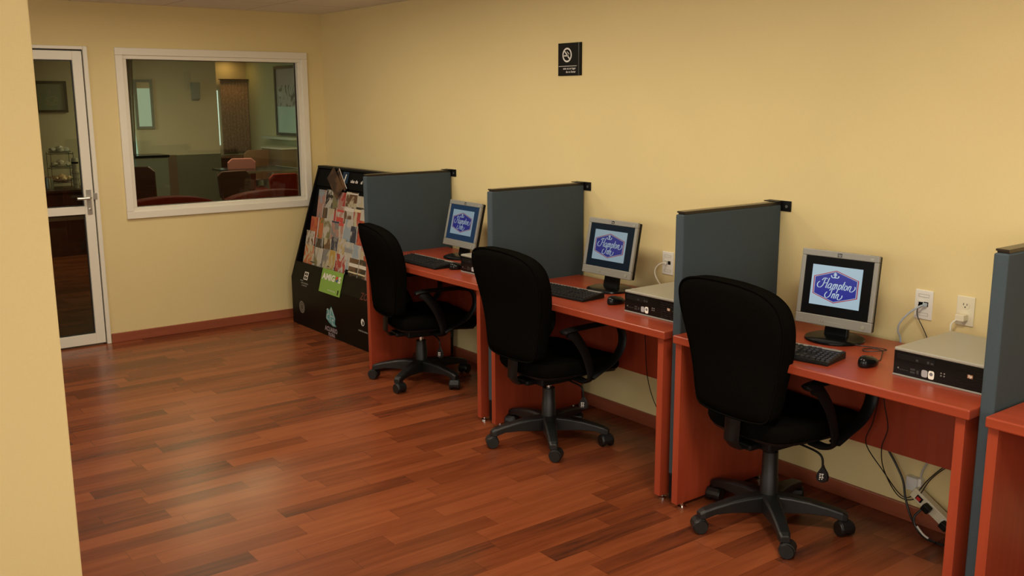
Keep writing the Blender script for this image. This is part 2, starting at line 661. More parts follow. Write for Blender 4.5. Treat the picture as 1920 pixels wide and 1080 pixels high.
hw = (WY1 - WY0) / 2
hh = WZ1 - WZ0
ring(fr, -0.11, 0.022, -hw, hw, 0, hh, 0.05, 0.052)
fr.build('window_frame', 'white_frame', w1, bevel=0.004)
fr = MB()
ring(fr, -0.07, 0.006, -hw + 0.046, hw - 0.046, 0.048, hh - 0.046, 0.03)
fr.build('sash', 'white_frame', w1, bevel=0.003)
g = MB()
ring(g, -0.055, -0.035, -hw + 0.072, hw - 0.072, 0.074, hh - 0.072, 0.007)
g.build('gasket', 'gasket', w1)
MB().box(-0.048, -0.043, -hw + 0.075, hw - 0.075, 0.077, hh - 0.075).build('window_pane', 'window_glass', w1)

# glazed door in the far wall
d1 = thing('door_1', (0, DY1, 0))
struct(d1)
fr = MB()
fr.box(-0.12, 0.012, -0.028, 0, 0, DZ)
fr.box(-0.12, 0.012, DY0 - DY1, DY0 - DY1 + 0.028, 0, DZ)
fr.box(-0.12, 0.012, DY0 - DY1 + 0.028, -0.028, DZ - 0.022, DZ)
fr.build('door_frame', 'white_frame', d1, bevel=0.003)
g = MB()
g.box(-0.06, -0.02, -0.036, -0.028, 0.006, DZ - 0.022)
g.box(-0.06, -0.02, DY0 - DY1 + 0.03, -0.036, DZ - 0.032, DZ - 0.022)
g.build('gasket', 'gasket', d1)
lf = MB()
ly0, ly1 = DY0 - DY1 + 0.034, -0.035
lf.box(-0.05, 0.0, ly1 - 0.062, ly1, 0.012, DZ - 0.032)
lf.box(-0.05, 0.0, ly0, ly0 + 0.062, 0.012, DZ - 0.032)
lf.box(-0.05, 0.0, ly0 + 0.062, ly1 - 0.062, DZ - 0.092, DZ - 0.032)
lf.box(-0.05, 0.0, ly0 + 0.062, ly1 - 0.062, 0.931, 0.987)
lf.box(-0.05, 0.0, ly0 + 0.062, ly1 - 0.062, 0.012, 0.085)
leaf = lf.build('door_leaf', 'white_frame', d1, bevel=0.002)
pa = MB()
pa.box(-0.028, -0.023, ly0 + 0.055, ly1 - 0.055, 0.98, DZ - 0.085)
pa.build('door_pane', 'door_glass', leaf)
pa = MB()
pa.box(-0.028, -0.023, ly0 + 0.055, ly1 - 0.055, 0.08, 0.935)
pa.build('door_pane', 'door_glass', leaf)
gk = MB()
ring(gk, -0.032, -0.018, ly0 + 0.062, ly1 - 0.062, 0.987, DZ - 0.092, 0.006)
ring(gk, -0.032, -0.018, ly0 + 0.062, ly1 - 0.062, 0.085, 0.931, 0.006)
gk.build('glazing_bead', 'gasket', leaf)
hd = MB()
hd.box(0.0, 0.008, -0.082, -0.052, 0.93, 1.10)
hd.tube([(0.004, -0.067, 1.045), (0.045, -0.067, 1.045), (0.052, -0.075, 1.045), (0.052, -0.155, 1.045)], 0.010, 10)
hd.lathe([(0.008, 0.008), (0.010, 0.012), (0.004, 0.013)], (0, -0.067, 0.965), 12, 'x')
hd.box(-0.012, 0.014, -0.036, -0.014, 1.03, 1.075)
hd.build('door_handle', 'steel', leaf, bevel=0.002)

# ceiling lamps that light the room
for i, (x, y, w) in enumerate(CEIL_LAMPS):
    cl = thing('ceiling_light', (x, y, CH))
    tag(cl, ['square recessed ceiling light nearest the glazed door', 'square recessed ceiling light second from the glazed door', 'square recessed ceiling light third from the glazed door', 'square recessed ceiling light nearest the camera'][i], 'ceiling light', 'recessed ceiling lights')
    f_ = MB()
    for a in ((-0.3, 0.3, -0.3, -0.27), (-0.3, 0.3, 0.27, 0.3), (-0.3, -0.27, -0.27, 0.27), (0.27, 0.3, -0.27, 0.27)):
        f_.box(*a, -0.02, 0.0)
    f_.build('frame', 'white_plastic', cl)
    MB().box(-0.27, 0.27, -0.27, 0.27, -0.012, -0.002).build('diffuser', emissive('lamp_diffuser', (1.0, 0.85, 0.62), 3.0), cl)

# window behind the camera through which daylight comes
w2 = thing('window_2', (X1 + 0.03, -2.6, 0.75))
struct(w2)
fr = MB()
ring(fr, 0, 0.06, -1.2, 1.2, 0, 1.45, 0.06)
fr.box(0, 0.06, -0.03, 0.03, 0.06, 1.39)
fr.build('window_frame', 'white_frame', w2, bevel=0.003)
MB().box(0.02, 0.025, -1.14, 1.14, 0.06, 1.39).build('window_pane', glass_pane('clear_glass', (0.9, 0.93, 0.9)), w2)

for nm, wx in (('window_5', 7.6), ('fill_window', 2.4)):  # the second is an unseen window added to light the far end
    w5 = thing(nm, (wx, Y0 - 0.03, 0.85))
    struct(w5)
    fr = MB()
    ring(fr, -0.06, 0, -1.5, 1.5, 0, 1.42, 0.06)
    fr.box(-0.06, 0, -0.03, 0.03, 0.06, 1.36)
    fr.v = [(p[1], p[0], p[2]) for p in fr.v]
    fr.build('window_frame', 'white_frame', w5, bevel=0.003)
    MB().box(-1.44, 1.44, -0.03, -0.025, 0.06, 1.36).build('window_pane', glass_pane('clear_glass_left', (0.9, 0.93, 0.9)), w5)

# ---------------------------------------------------------------- privacy partitions
P_Y0 = -0.636
P_H = 1.236


def make_partition():
    t = thing('desk_partition')
    MB().box(0, 0.045, P_Y0, -0.012, 0.125, P_H).build('fabric_panel', 'slate', t, bevel=0.006, seg=3)
    MB().box(0.004, 0.041, P_Y0 + 0.012, -0.012, P_H, P_H + 0.008).box(0.002, 0.043, P_Y0 + 0.006, -0.012, P_H + 0.006, P_H + 0.013).build('top_cap', 'black_trim', t, bevel=0.001)
    MB().box(0.0, 0.045, P_Y0 + 0.002, -0.016, 0.012, 0.125).build('kick_plate', 'black', t, bevel=0.006)
    ft = MB()
    for y in (P_Y0 + 0.05, -0.09):
        ft.lathe([(0.016, 0.0), (0.016, 0.005), (0.006, 0.007), (0.006, 0.02)], (0.022, y, 0), 14)
    ft.build('levelling_foot', 'chrome', t)
    br = MB()
    br.box(-0.03, 0.046, -0.04, -0.005, P_H + 0.013, P_H + 0.017)
    br.box(-0.03, 0.09, -0.006, -0.0005, P_H - 0.028, P_H + 0.018)
    b = br.build('wall_bracket', 'black', t, bevel=0.001)
    MB().lathe([(0.007, -0.010), (0.007, -0.008), (0.0045, -0.006)], (0.070, 0, P_H - 0.006), 10, 'y').build('screw', 'steel', b)
    MB().box(0.046, 0.075, -0.022, -0.0005, 0.30, 0.345).build('lower_bracket', 'black', t)
    return t


part_proto = make_partition()
PX = [1.762, 3.066, 4.373, 5.669]
plabels = ['slate grey fabric partition beside the brochure rack, the farthest one',
           'slate grey fabric partition behind the middle office chair',
           'slate grey fabric partition behind the nearest office chair, beside the dual jack plate',
           'slate grey fabric partition at the right edge, cut off by the frame']
for i, x in enumerate(PX):
    t = part_proto if i == 0 else copy_tree(part_proto)
    t.location = (x, 0, 0)
    tag(t, plabels[i], 'partition', 'slate fabric partitions between the desks')

# ---------------------------------------------------------------- desks
DW = 1.240


def make_desk():
    t = thing('computer_desk')
    MB().box(0, DW, -0.62, 0, 0.716, 0.75).build('desktop', 'cherry_x', t, bevel=0.005, seg=3)
    for x in (0.004, DW - 0.018 - 0.032):
        MB().box(x, x + 0.032, -0.604, -0.004, 0.02, 0.716).build('side_panel', 'cherry_z', t, bevel=0.001)
    MB().box(0.036, DW - 0.05, -0.075, -0.057, 0.322, 0.716).build('modesty_panel', 'cherry_z', t)
    for x in (0.034, DW - 0.034):
        for y in (-0.57, -0.06):
            MB().lathe([(0.018, 0.0), (0.018, 0.006), (0.007, 0.009), (0.007, 0.022)], (x, y, 0), 14).build('levelling_foot', 'chrome', t)
    return t


desk_proto = make_desk()
DESKS = [(1.812, -0.058), (3.130, -0.060), (4.426, -0.070), (5.724, -0.088)]
dlabels = ['cherry red desk under the farthest monitor, beside the brochure rack',
           'cherry red desk under the middle monitor',
           'cherry red desk under the nearest monitor and large desktop computer',
           'cherry red desk at the right edge, only its left corner in view']
for i, (x, y) in enumerate(DESKS):
    t = desk_proto if i == 0 else copy_tree(desk_proto)
    t.location = (x, y, 0)
    tag(t, dlabels[i], 'desk', 'cherry desks along the wall')


# ---------------------------------------------------------------- office chairs
def slab_rings(outline, rings, place, cap=True):
    """outline: closed 2D loop about (cu, cv); rings: (scale, depth)"""
    cu = sum(p[0] for p in outline) / len(outline)
    cv = (max(p[1] for p in outline) + min(p[1] for p in outline)) / 2
    n = len(outline)
    v, f = [], []
    for s, d in rings:
        for u, w in outline:
            v.append(place(cu + (u - cu) * s, cv + (w - cv) * s, d))
    for i in range(len(rings) - 1):
        for j in range(n):
            q = (j + 1) % n
            f.append((i * n + j, i * n + q, (i + 1) * n + q, (i + 1) * n + j))
    if cap:
        f.append(tuple(reversed(range(n))))
        f.append(tuple((len(rings) - 1) * n + j for j in range(n)))
    return v, f


def make_chair(dz=0.0, star=0.6):
    t = thing('office_chair')
    # backrest: tall rounded foam slab, waisted towards the bottom
    half = [(0.0, 0.482), (0.112, 0.485), (0.162, 0.500), (0.182, 0.555), (0.194, 0.63), (0.214, 0.72), (0.233, 0.81), (0.240, 0.885), (0.226, 0.952), (0.178, 0.996), (0.095, 1.018)]
    half = [(u * 1.09, z + dz + 0.012) for u, z in half]
    loop = half + [(0.0, 1.035 + dz)] + [(-u, z) for u, z in reversed(half[1:])]
    ol = [(p.x, p.y) for p in catmull([(u, z, 0) for u, z in loop], 4, True)]

    def bplace(u, z, d):
        zz = (z - 0.5 - dz)
        y = -0.262 - 0.035 * zz / 0.5 - 0.26 * max(0, zz - 0.22) ** 1.6
        y += 0.55 * u * u
        y += 0.012 * math.sin(zz * PI / 0.3) * 0.6
        return (u, y + d, z)
    rings = [(0.02, -0.012), (0.5, -0.010), (0.85, -0.006), (0.955, 0.002), (0.985, 0.010), (1.0, 0.024), (1.0, 0.060), (0.975, 0.078), (0.92, 0.088), (0.6, 0.098), (0.02, 0.100)]
    v, f = slab_rings(ol, rings, bplace)
    bk = MB().add(v, f).build('backrest', 'chair_fabric', t, smooth=True)
    pts = []
    cu, cv = 0.0, (0.494 + 1.035) / 2 + dz
    for u, z in ol + ol[:1]:
        pts.append(bplace(cu + (u - cu) * 0.992, cv + (z - cv) * 0.992, 0.006))
    MB().tube(pts, 0.0042, 6, False).build('piping', 'chair_fabric', bk, smooth=True)
    # seat cushion
    so = [(-0.19, -0.165), (-0.11, -0.19), (0.11, -0.19), (0.19, -0.165), (0.228, -0.08), (0.245, 0.10), (0.238, 0.23), (0.185, 0.292), (0.0, 0.31), (-0.185, 0.292), (-0.238, 0.23), (-0.245, 0.10), (-0.228, -0.08)]
    sol = [(p.x, p.y) for p in catmull([(a, b, 0) for a, b in so], 4, True)]

    def splace(u, w, d):
        drop = 0.0
        if w > 0.12:
            drop = -0.032 * ((w - 0.12) / 0.19) ** 2
        return (u, w, 0.405 + dz + d + drop + 0.25 * u * u)
    v, f = slab_rings(sol, [(0.02, 0.0), (0.9, 0.0), (0.97, 0.006), (1.0, 0.024), (1.0, 0.052), (0.97, 0.070), (0.88, 0.080), (0.5, 0.078), (0.02, 0.076)], splace)
    MB().add(v, f).build('seat_cushion', 'chair_fabric', t, smooth=True)
    v, f = slab_rings(sol, [(0.02, -0.022), (0.8, -0.020), (0.93, -0.010), (0.955, 0.002)], splace)
    MB().add(v, f).build('seat_pan', 'arm_plastic', t, smooth=True)
    # mechanism plate and back support bar
    mb = MB()
    mb.box(-0.10, 0.10, -0.12, 0.10, 0.345 + dz, 0.385 + dz)
    mb.box(-0.055, 0.055, -0.18, -0.10, 0.35 + dz, 0.375 + dz)
    mb.build('tilt_mechanism', 'arm_plastic', t, bevel=0.008)
    mb = MB()
    mb.tube([(0, -0.14, 0.362 + dz), (0, -0.205, 0.362 + dz), (0, -0.228, 0.39 + dz), (0, -0.222, 0.50 + dz), (0, -0.215, 0.62 + dz)], [0.02, 0.02, 0.02, 0.02, 0.02], 8, True, (2.0, 0.4))
    mb.build('back_support', 'arm_plastic', t, smooth=True)
    # armrests: open loops from the seat side up to the pad
    for s in (-1, 1):
        mb = MB()
        x = 0.268 * s
        rear = catmull([(0.175 * s, 0.03, 0.385 + dz), (0.235 * s, 0.035, 0.382 + dz), (x, 0.045, 0.405 + dz), (x + 0.004 * s, 0.030, 0.47 + dz), (x + 0.008 * s, -0.01, 0.555 + dz), (x + 0.006 * s, -0.065, 0.628 + dz), (x, -0.10, 0.650 + dz)], 5)
        mb.tube(rear, 0.0145, 10, True, (2.0, 0.75))
        front = catmull([(x, 0.045, 0.405 + dz), (x + 0.004 * s, 0.10, 0.432 + dz), (x + 0.008 * s, 0.185, 0.475 + dz), (x + 0.008 * s, 0.235, 0.540 + dz), (x + 0.004 * s, 0.235, 0.61 + dz), (x, 0.20, 0.652 + dz), (x, 0.15, 0.658 + dz)], 5)
        mb.tube(front, 0.0145, 10, True, (2.0, 0.75))
        arm = mb.build('armrest', 'arm_plastic', t, smooth=True)
        pad = catmull([(x - 0.004 * s, -0.135, 0.648 + dz), (x, -0.10, 0.657 + dz), (x + 0.002 * s, 0.0, 0.662 + dz), (x, 0.14, 0.660 + dz), (x - 0.002 * s, 0.21, 0.645 + dz)], 4)
        MB().tube(pad, [0.008] + [0.0145] * (len(pad) - 2) + [0.009], 10, True, (2.0, 0.8)).build('arm_pad', 'arm_plastic', arm, smooth=True)
    # gas lift
    gl = MB().lathe([(0.036, 0.085), (0.036, 0.20), (0.033, 0.205), (0.031, 0.30 + dz), (0.028, 0.303 + dz)], (0, 0, 0), 20).build('gas_lift_cover', 'chair_plastic', t, smooth=True)
    MB().lathe([(0.013, 0.30 + dz), (0.013, 0.348 + dz)], (0, 0, 0), 14).build('gas_lift_rod', 'chrome', gl, smooth=True)
    # five-star base
    mb = MB()
    mb.lathe([(0.030, 0.058), (0.046, 0.066), (0.050, 0.090), (0.047, 0.122), (0.038, 0.128)], (0, 0, 0), 24)
    for k in range(5):
        a = star + k * 2 * PI / 5
        rm = Matrix.Rotation(a, 4, 'Z')
        prof = [(0.03, 0.134, 0.062, 0.036), (0.10, 0.131, 0.068, 0.031), (0.17, 0.122, 0.074, 0.027), (0.24, 0.108, 0.074, 0.024), (0.288, 0.096, 0.060, 0.023), (0.308, 0.086, 0.060, 0.018)]
        vs_, fs_ = [], []
        for (rr, zt, zb, hw_) in prof:
            for (yy, zz) in ((-hw_, zb), (hw_, zb), (hw_, zt - 0.006), (hw_ * 0.7, zt), (-hw_ * 0.7, zt), (-hw_, zt - 0.006)):
                vs_.append(rm @ Vector((rr, yy, zz)))
        for i in range(len(prof) - 1):
            for j in range(6):
                q = (j + 1) % 6
                fs_.append((i * 6 + j, i * 6 + q, (i + 1) * 6 + q, (i + 1) * 6 + j))
        fs_.append(tuple(reversed(range(6))))
        fs_.append(tuple((len(prof) - 1) * 6 + j for j in range(6)))
        mb.add(vs_, fs_)
    mb.build('star_base', 'chair_plastic', t, bevel=0.003)
    for k in range(5):
        a = star + k * 2 * PI / 5
        px, py = 0.288 * math.cos(a), 0.288 * math.sin(a)
        sw = a + 0.5 + 0.7 * ((k * 37) % 5 - 2)
        rm = Matrix.Translation((px, py, 0)) @ Matrix.Rotation(sw, 4, 'Z')
        mb = MB()
        mb.tube([(px, py, 0.050), (px, py, 0.076)], 0.008, 8)
        v0 = len(mb.v)
        # hood between the wheels
        prof = []
        for i in range(9):
            an = R(-20 + 220 * i / 8)
            prof.append((0.014 + 0.032 * math.cos(an), 0.032 + 0.031 * math.sin(an)))
        mb.prism(prof, lambda u, v_, w: rm @ Vector((u, w - 0.026, v_)), 0.052)
        cs = mb.build('caster', 'chair_plastic', t, bevel=0.002)
        for sgn in (-1, 1):
            wv = MB().lathe([(0.012, -0.010), (0.027, -0.010), (0.030, -0.004), (0.030, 0.004), (0.027, 0.010), (0.012, 0.010)], (0, 0, 0), 18, 'y')
            wv.v = [tuple(rm @ Vector((p[0] + 0.014, p[1] + sgn * 0.0215, p[2] + 0.030))) for p in wv.v]
            wv.build('caster_wheel', 'chair_plastic', cs, smooth=True)
    # height lever with teardrop paddle
    lv = catmull([(0.08, 0.02, 0.365 + dz), (0.15, 0.03, 0.358 + dz), (0.205, 0.03, 0.352 + dz), (0.228, 0.03, 0.335 + dz), (0.232, 0.03, 0.30 + dz)], 4)
    le = MB().tube(lv, 0.0045, 8).build('height_lever', 'black', t, smooth=True)
    tp = [(0.0, 0.044), (0.006, 0.030), (0.017, 0.012), (0.022, -0.006), (0.018, -0.022), (0.0, -0.030), (-0.018, -0.022), (-0.022, -0.006), (-0.017, 0.012), (-0.006, 0.030)]
    MB().prism(tp, lambda u, v_, w: (0.232 + u * 0.75 + w * 0.5, 0.026 + u * 0.62 + w * 0.8, 0.268 + dz + v_), 0.009).build('lever_paddle', 'gloss_black', le, bevel=0.002)
    ic = MB()
    fr_ = lambda u, v_, w: (0.2325 + u * 0.75 + w, 0.0245 + u * 0.62 + w, 0.262 + dz + v_)
    for r_, z_ in enumerate((0.010, 0.003, -0.004, -0.011)):
        for q in (-0.008, 0.001):
            w_ = (0.007, 0.005, 0.007, 0.003)[r_]
            ic.add([fr_(q, z_, 0), fr_(q + w_, z_, 0), fr_(q + w_, z_ + 0.0035, 0), fr_(q, z_ + 0.0035, 0)], [(0, 1, 2, 3)])
    ic.build('lever_icons', 'white_print', le)
    return t


CHAIRS = [(2.158, -0.485, R(-11), -0.050, R(11), 'black office chair at the farthest desk, in front of the brochure rack'),
          (3.472, -0.555, R(-1), -0.024, R(37), 'black office chair at the middle desk'),
          (4.778, -0.480, R(-4), 0.008, R(32), 'large black office chair nearest the camera, hiding the near partition')]
for x, y, rz, dz, st, lab in CHAIRS:
    c = make_chair(dz, st - rz)
    c.location = (x, y, 0)
    c.rotation_euler.z = rz
    tag(c, lab, 'office chair', 'office chairs at the desks')

# ---------------------------------------------------------------- monitors
HAMPTON = [
    [(0.0, 1.95), (0.02, 1.2), (-0.02, 0.5), (-0.35, 0.02), (-0.85, 0.0), (-1.2, 0.45), (-1.15, 0.95), (-0.9, 1.2)],
    [(-0.55, 1.5), (-0.3, 1.95), (0.15, 2.05), (0.4, 1.85)],
    [(0.8, 2.15), (0.78, 1.2), (0.76, 0.2), (0.95, -0.02)], [(0.0, 0.95), (0.8, 1.1)],
    [(1.75, 0.85), (1.5, 1.02), (1.2, 0.75), (1.15, 0.3), (1.35, 0.0), (1.62, 0.2), (1.78, 0.8)], [(1.8, 1.0), (1.76, 0.2), (1.98, 0.05)],
    [(2.2, 1.0), (2.2, 0.0)], [(2.2, 0.6), (2.42, 1.0), (2.6, 0.85), (2.6, 0.0)], [(2.6, 0.6), (2.82, 1.0), (3.0, 0.85), (3.0, 0.15), (3.18, 0.05)],
    [(3.42, 1.05), (3.42, 0.0), (3.40, -0.85)], [(3.42, 0.7), (3.65, 1.0), (3.9, 0.75), (3.86, 0.25), (3.65, 0.0), (3.42, 0.2)],
    [(4.24, 1.75), (4.20, 0.8), (4.20, 0.15), (4.40, 0.02)], [(3.98, 1.12), (4.62, 1.12)],
    [(4.85, 1.0), (4.6, 0.75), (4.6, 0.25), (4.85, 0.0), (5.1, 0.25), (5.1, 0.75), (4.85, 1.0)],
    [(5.42, 1.0), (5.42, 0.0)], [(5.42, 0.6), (5.65, 1.0), (5.85, 0.82), (5.84, 0.2), (6.0, -0.12), (6.4, -0.1), (6.75, 0.35), (6.7, 0.85), (6.5, 0.95)]]
INN = [
    [(0.0, 1.9), (0.02, 1.1), (-0.05, 0.4), (-0.4, 0.0), (-0.85, 0.05), (-1.1, 0.5), (-1.0, 1.0), (-0.8, 1.2)],
    [(-0.5, 1.5), (-0.25, 1.9), (0.15, 1.98), (0.45, 1.8)],
    [(0.5, 1.0), (0.5, 0.0)], [(0.5, 0.6), (0.74, 1.0), (0.92, 0.85), (0.92, 0.1), (1.08, 0.03)],
    [(1.3, 1.0), (1.3, 0.0)], [(1.3, 0.6), (1.54, 1.0), (1.74, 0.82), (1.72, 0.2), (1.9, -0.12), (2.25, -0.08), (2.55, 0.4), (2.45, 0.85)]]
ORN = [[(0, 1.0), (0, -0.75)], [(-1.0, 0.1), (-0.85, -0.45), (-0.4, -0.62), (0, -0.35), (0.4, -0.62), (0.85, -0.45), (1.0, 0.1)], [(-0.4, 0.55), (0, 0.75), (0.4, 0.55)], [(-0.45, 0.1), (0.0, 0.35), (0.45, 0.1)]]

M['scr_white'] = emissive('logo_ground_light', (0.40, 0.54, 0.62), 0.8)
M['scr_blue'] = emissive('logo_blue_light', (0.012, 0.018, 0.26), 0.85)
M['scr_red'] = emissive('logo_crimson_light', (0.36, 0.008, 0.06), 0.8)
M['scr_letter'] = emissive('logo_letter_light', (0.46, 0.58, 0.66), 0.85)


def make_monitor(loc, rz, tilt, W, H, glow, dim, base='round'):
    """loc: bottom centre of the screen face"""
    t = thing('computer_monitor', (loc[0], loc[1], 0.75), rz)
    z0 = loc[2] - 0.75
    rm = Matrix.Translation((0, 0, z0)) @ Matrix.Rotation(-tilt, 4, 'X')
    T = lambda u, d, v_: tuple(rm @ Vector((u, d, v_)))

    def bx(mb, u0, u1, d0, d1, v0, v1):
        mb.box(u0, u1, d0, d1, v0, v1, rm)
        return mb
    bl, bt, bb = 0.019, 0.026, 0.040
    fm = MB()
    bx(fm, -W / 2, W / 2, 0, 0.014, 0, bb)
    bx(fm, -W / 2, W / 2, 0, 0.014, H - bt, H)
    bx(fm, -W / 2, -W / 2 + bl, 0, 0.014, bb, H - bt)
    bx(fm, W / 2 - bl, W / 2, 0, 0.014, bb, H - bt)
    fm.build('bezel', 'silver', t, bevel=0.003)
    hs = MB()
    bx(hs, -W / 2 + 0.002, W / 2 - 0.002, 0.012, 0.034, 0.002, H - 0.002)
    hs.prism([(-W * 0.36, 0.05), (W * 0.36, 0.05), (W * 0.30, H * 0.86), (-W * 0.30, H * 0.86)], lambda u, v_, w: T(u, 0.034 + w, v_), 0.026)
    hs.build('rear_housing', 'black', t, bevel=0.005)
    sm, nt, b = new_mat('screen_surface')
    b.inputs['Base Color'].default_value = (0.006, 0.006, 0.007, 1)
    b.inputs['Roughness'].default_value = 0.5
    b.inputs['Specular IOR Level'].default_value = 0.08
    b.inputs['Base Color'].default_value = (0.003, 0.003, 0.003, 1)
    b.inputs['Emission Color'].default_value = (*glow, 1)
    b.inputs['Emission Strength'].default_value = 1.0
    sc = bx(MB(), -W / 2 + bl, W / 2 - bl, 0.003, 0.012, bb, H - bt).build('screen', sm, t)
    # picture on the screen: sign of the hotel
    Wl, Hl = W * 0.655, H * 0.535
    uc, vc = -W * 0.013, H * 0.535
    fr_ = lambda off: (lambda u, v_, w: T(uc + (u - 0.5) * Wl, 0.003 - off, vc + (0.5 - v_) * Hl))

    def poly(name, pts, mat, off):
        F = fr_(off)
        return MB().add([F(u, v_, 0) for u, v_ in pts], [tuple(range(len(pts)))]).build(name, mat, sc)
    mats = {}
    for k, c in (('w', 'scr_white'), ('b', 'scr_blue'), ('r', 'scr_red'), ('l', 'scr_letter')):
        m = M[c].copy()
        m.node_tree.nodes['Principled BSDF'].inputs['Emission Strength'].default_value = M[c].node_tree.nodes['Principled BSDF'].inputs['Emission Strength'].default_value * dim
        mats[k] = m
    poly('logo_ground', [(0, 0), (1, 0), (1, 1), (0, 1)], mats['w'], 0.0003)
    hexa = [(0.045, 0.29), (0.485, 0.10), (0.945, 0.29), (0.945, 0.73), (0.49, 0.915), (0.05, 0.73)]
    cx_, cy_ = 0.49, 0.51
    sc_ = lambda s: [(cx_ + (u - cx_) * s, cy_ + (v_ - cy_) * (s - 0.012 * (1 - s) / 0.06)) for u, v_ in hexa]
    poly('logo_border', sc_(1.0), mats['r'], 0.0005)
    poly('logo_line', sc_(0.955), mats['w'], 0.0007)
    poly('logo_field', sc_(0.928), mats['b'], 0.0009)
    F0 = fr_(0.0011)
    asp = Wl / Hl
    lt = MB()
    s1 = 0.098
    for ln in HAMPTON:
        pen(lt, ln, lambda u, v_, w: F0(0.232 + (u * 1.0 + v_ * 0.28) * s1 * 0.96, 0.555 - v_ * s1 * asp * 0.92, 0), 0.105)
    for ln in INN:
        pen(lt, ln, lambda u, v_, w: F0(0.395 + (u * 1.0 + v_ * 0.28) * s1 * 0.96, 0.79 - v_ * s1 * asp * 0.92, 0), 0.105)
    for ln in ORN:
        pen(lt, ln, lambda u, v_, w: F0(0.47 + u * 0.075, 0.235 - v_ * 0.062 * asp, 0), 0.16, 0.6)
    lt.build('logo_lettering', mats['l'], sc)
    # maker's badge, buttons and legend on the bezel
    bd = bx(MB(), -0.009, 0.009, -0.001, 0.001, H - 0.021, H - 0.007).build('badge', 'gloss_black', t)
    bdt = MB()
    text_mb(bdt, 'hp', 0.014, lambda u, v_, w: T(u, -0.0013, H - 0.018 + v_), 'CENTER', 0.0003, 0.2)
    bdt.build('badge_lettering', 'grey_print', bd)
    bt_ = MB()
    for u, r_ in ((W / 2 - 0.034, 0.0075),):
        vv, ff = [], []
        m_ = MB().lathe([(r_, -0.003), (r_, 0.0), ], (0, 0, 0), 16, 'y')
        bt_.add([T(p[0] + u, p[1], p[2] + 0.018) for p in m_.v], m_.f)
    for u in (-0.055, -0.045):
        bx(bt_, u, u + 0.006, -0.0025, 0, 0.014, 0.021)
    bx(bt_, W / 2 - 0.034, W / 2 - 0.020, -0.0012, 0, H - 0.019, H - 0.011)
    bt_.build('button', 'silver_top', t)
    lg = MB()
    bx(lg, -0.035, 0.035, -0.0006, 0, 0.0165, 0.0185)
    bx(lg, -W / 2 + 0.014, -W / 2 + 0.034, -0.0006, 0, 0.016, 0.0185)
    lg.build('legend', 'grey_print', t)
    # stand
    st = MB()
    st.prism([(-0.050, 0.012), (0.050, 0.012), (0.042, z0 + 0.10), (-0.042, z0 + 0.10)], lambda u, v_, w: (u, 0.030 + w + 0.18 * v_, v_), 0.022)
    st.build('stand_neck', 'black', t, bevel=0.004)
    bs = MB()
    if base == 'round':
        bs.lathe([(0.113, 0.0), (0.116, 0.004), (0.114, 0.010), (0.100, 0.015), (0.02, 0.018)], (0, 0.03, 0), 40)
    bs.build('stand_base', 'gloss_black', t, smooth=True)
    return t


mons = []
# screen-face corner positions fitted from the photograph
mons.append(make_monitor((4.879, -0.268, 0.806), 0.121, 0.123, 0.322, 0.299, (0.0012, 0.0012, 0.0012), 1.0))
mons.append(make_monitor((3.562, -0.265, 0.826), 0.025, 0.186, 0.346, 0.283, (0.0025, 0.0075, 0.0125), 0.62))
mons.append(make_monitor((2.248, -0.265, 0.819), -0.031, 0.222, 0.353, 0.280, (0.010, 0.026, 0.055), 0.55))
for t, l in zip(mons, ['silver bezel flat monitor on the nearest desk, black screen with blue hexagon sign', 'silver bezel flat monitor on the middle desk', 'silver bezel flat monitor on the farthest desk with a dark blue screen ground']):
    tag(t, l, 'monitor', 'flat monitors showing the hotel sign')


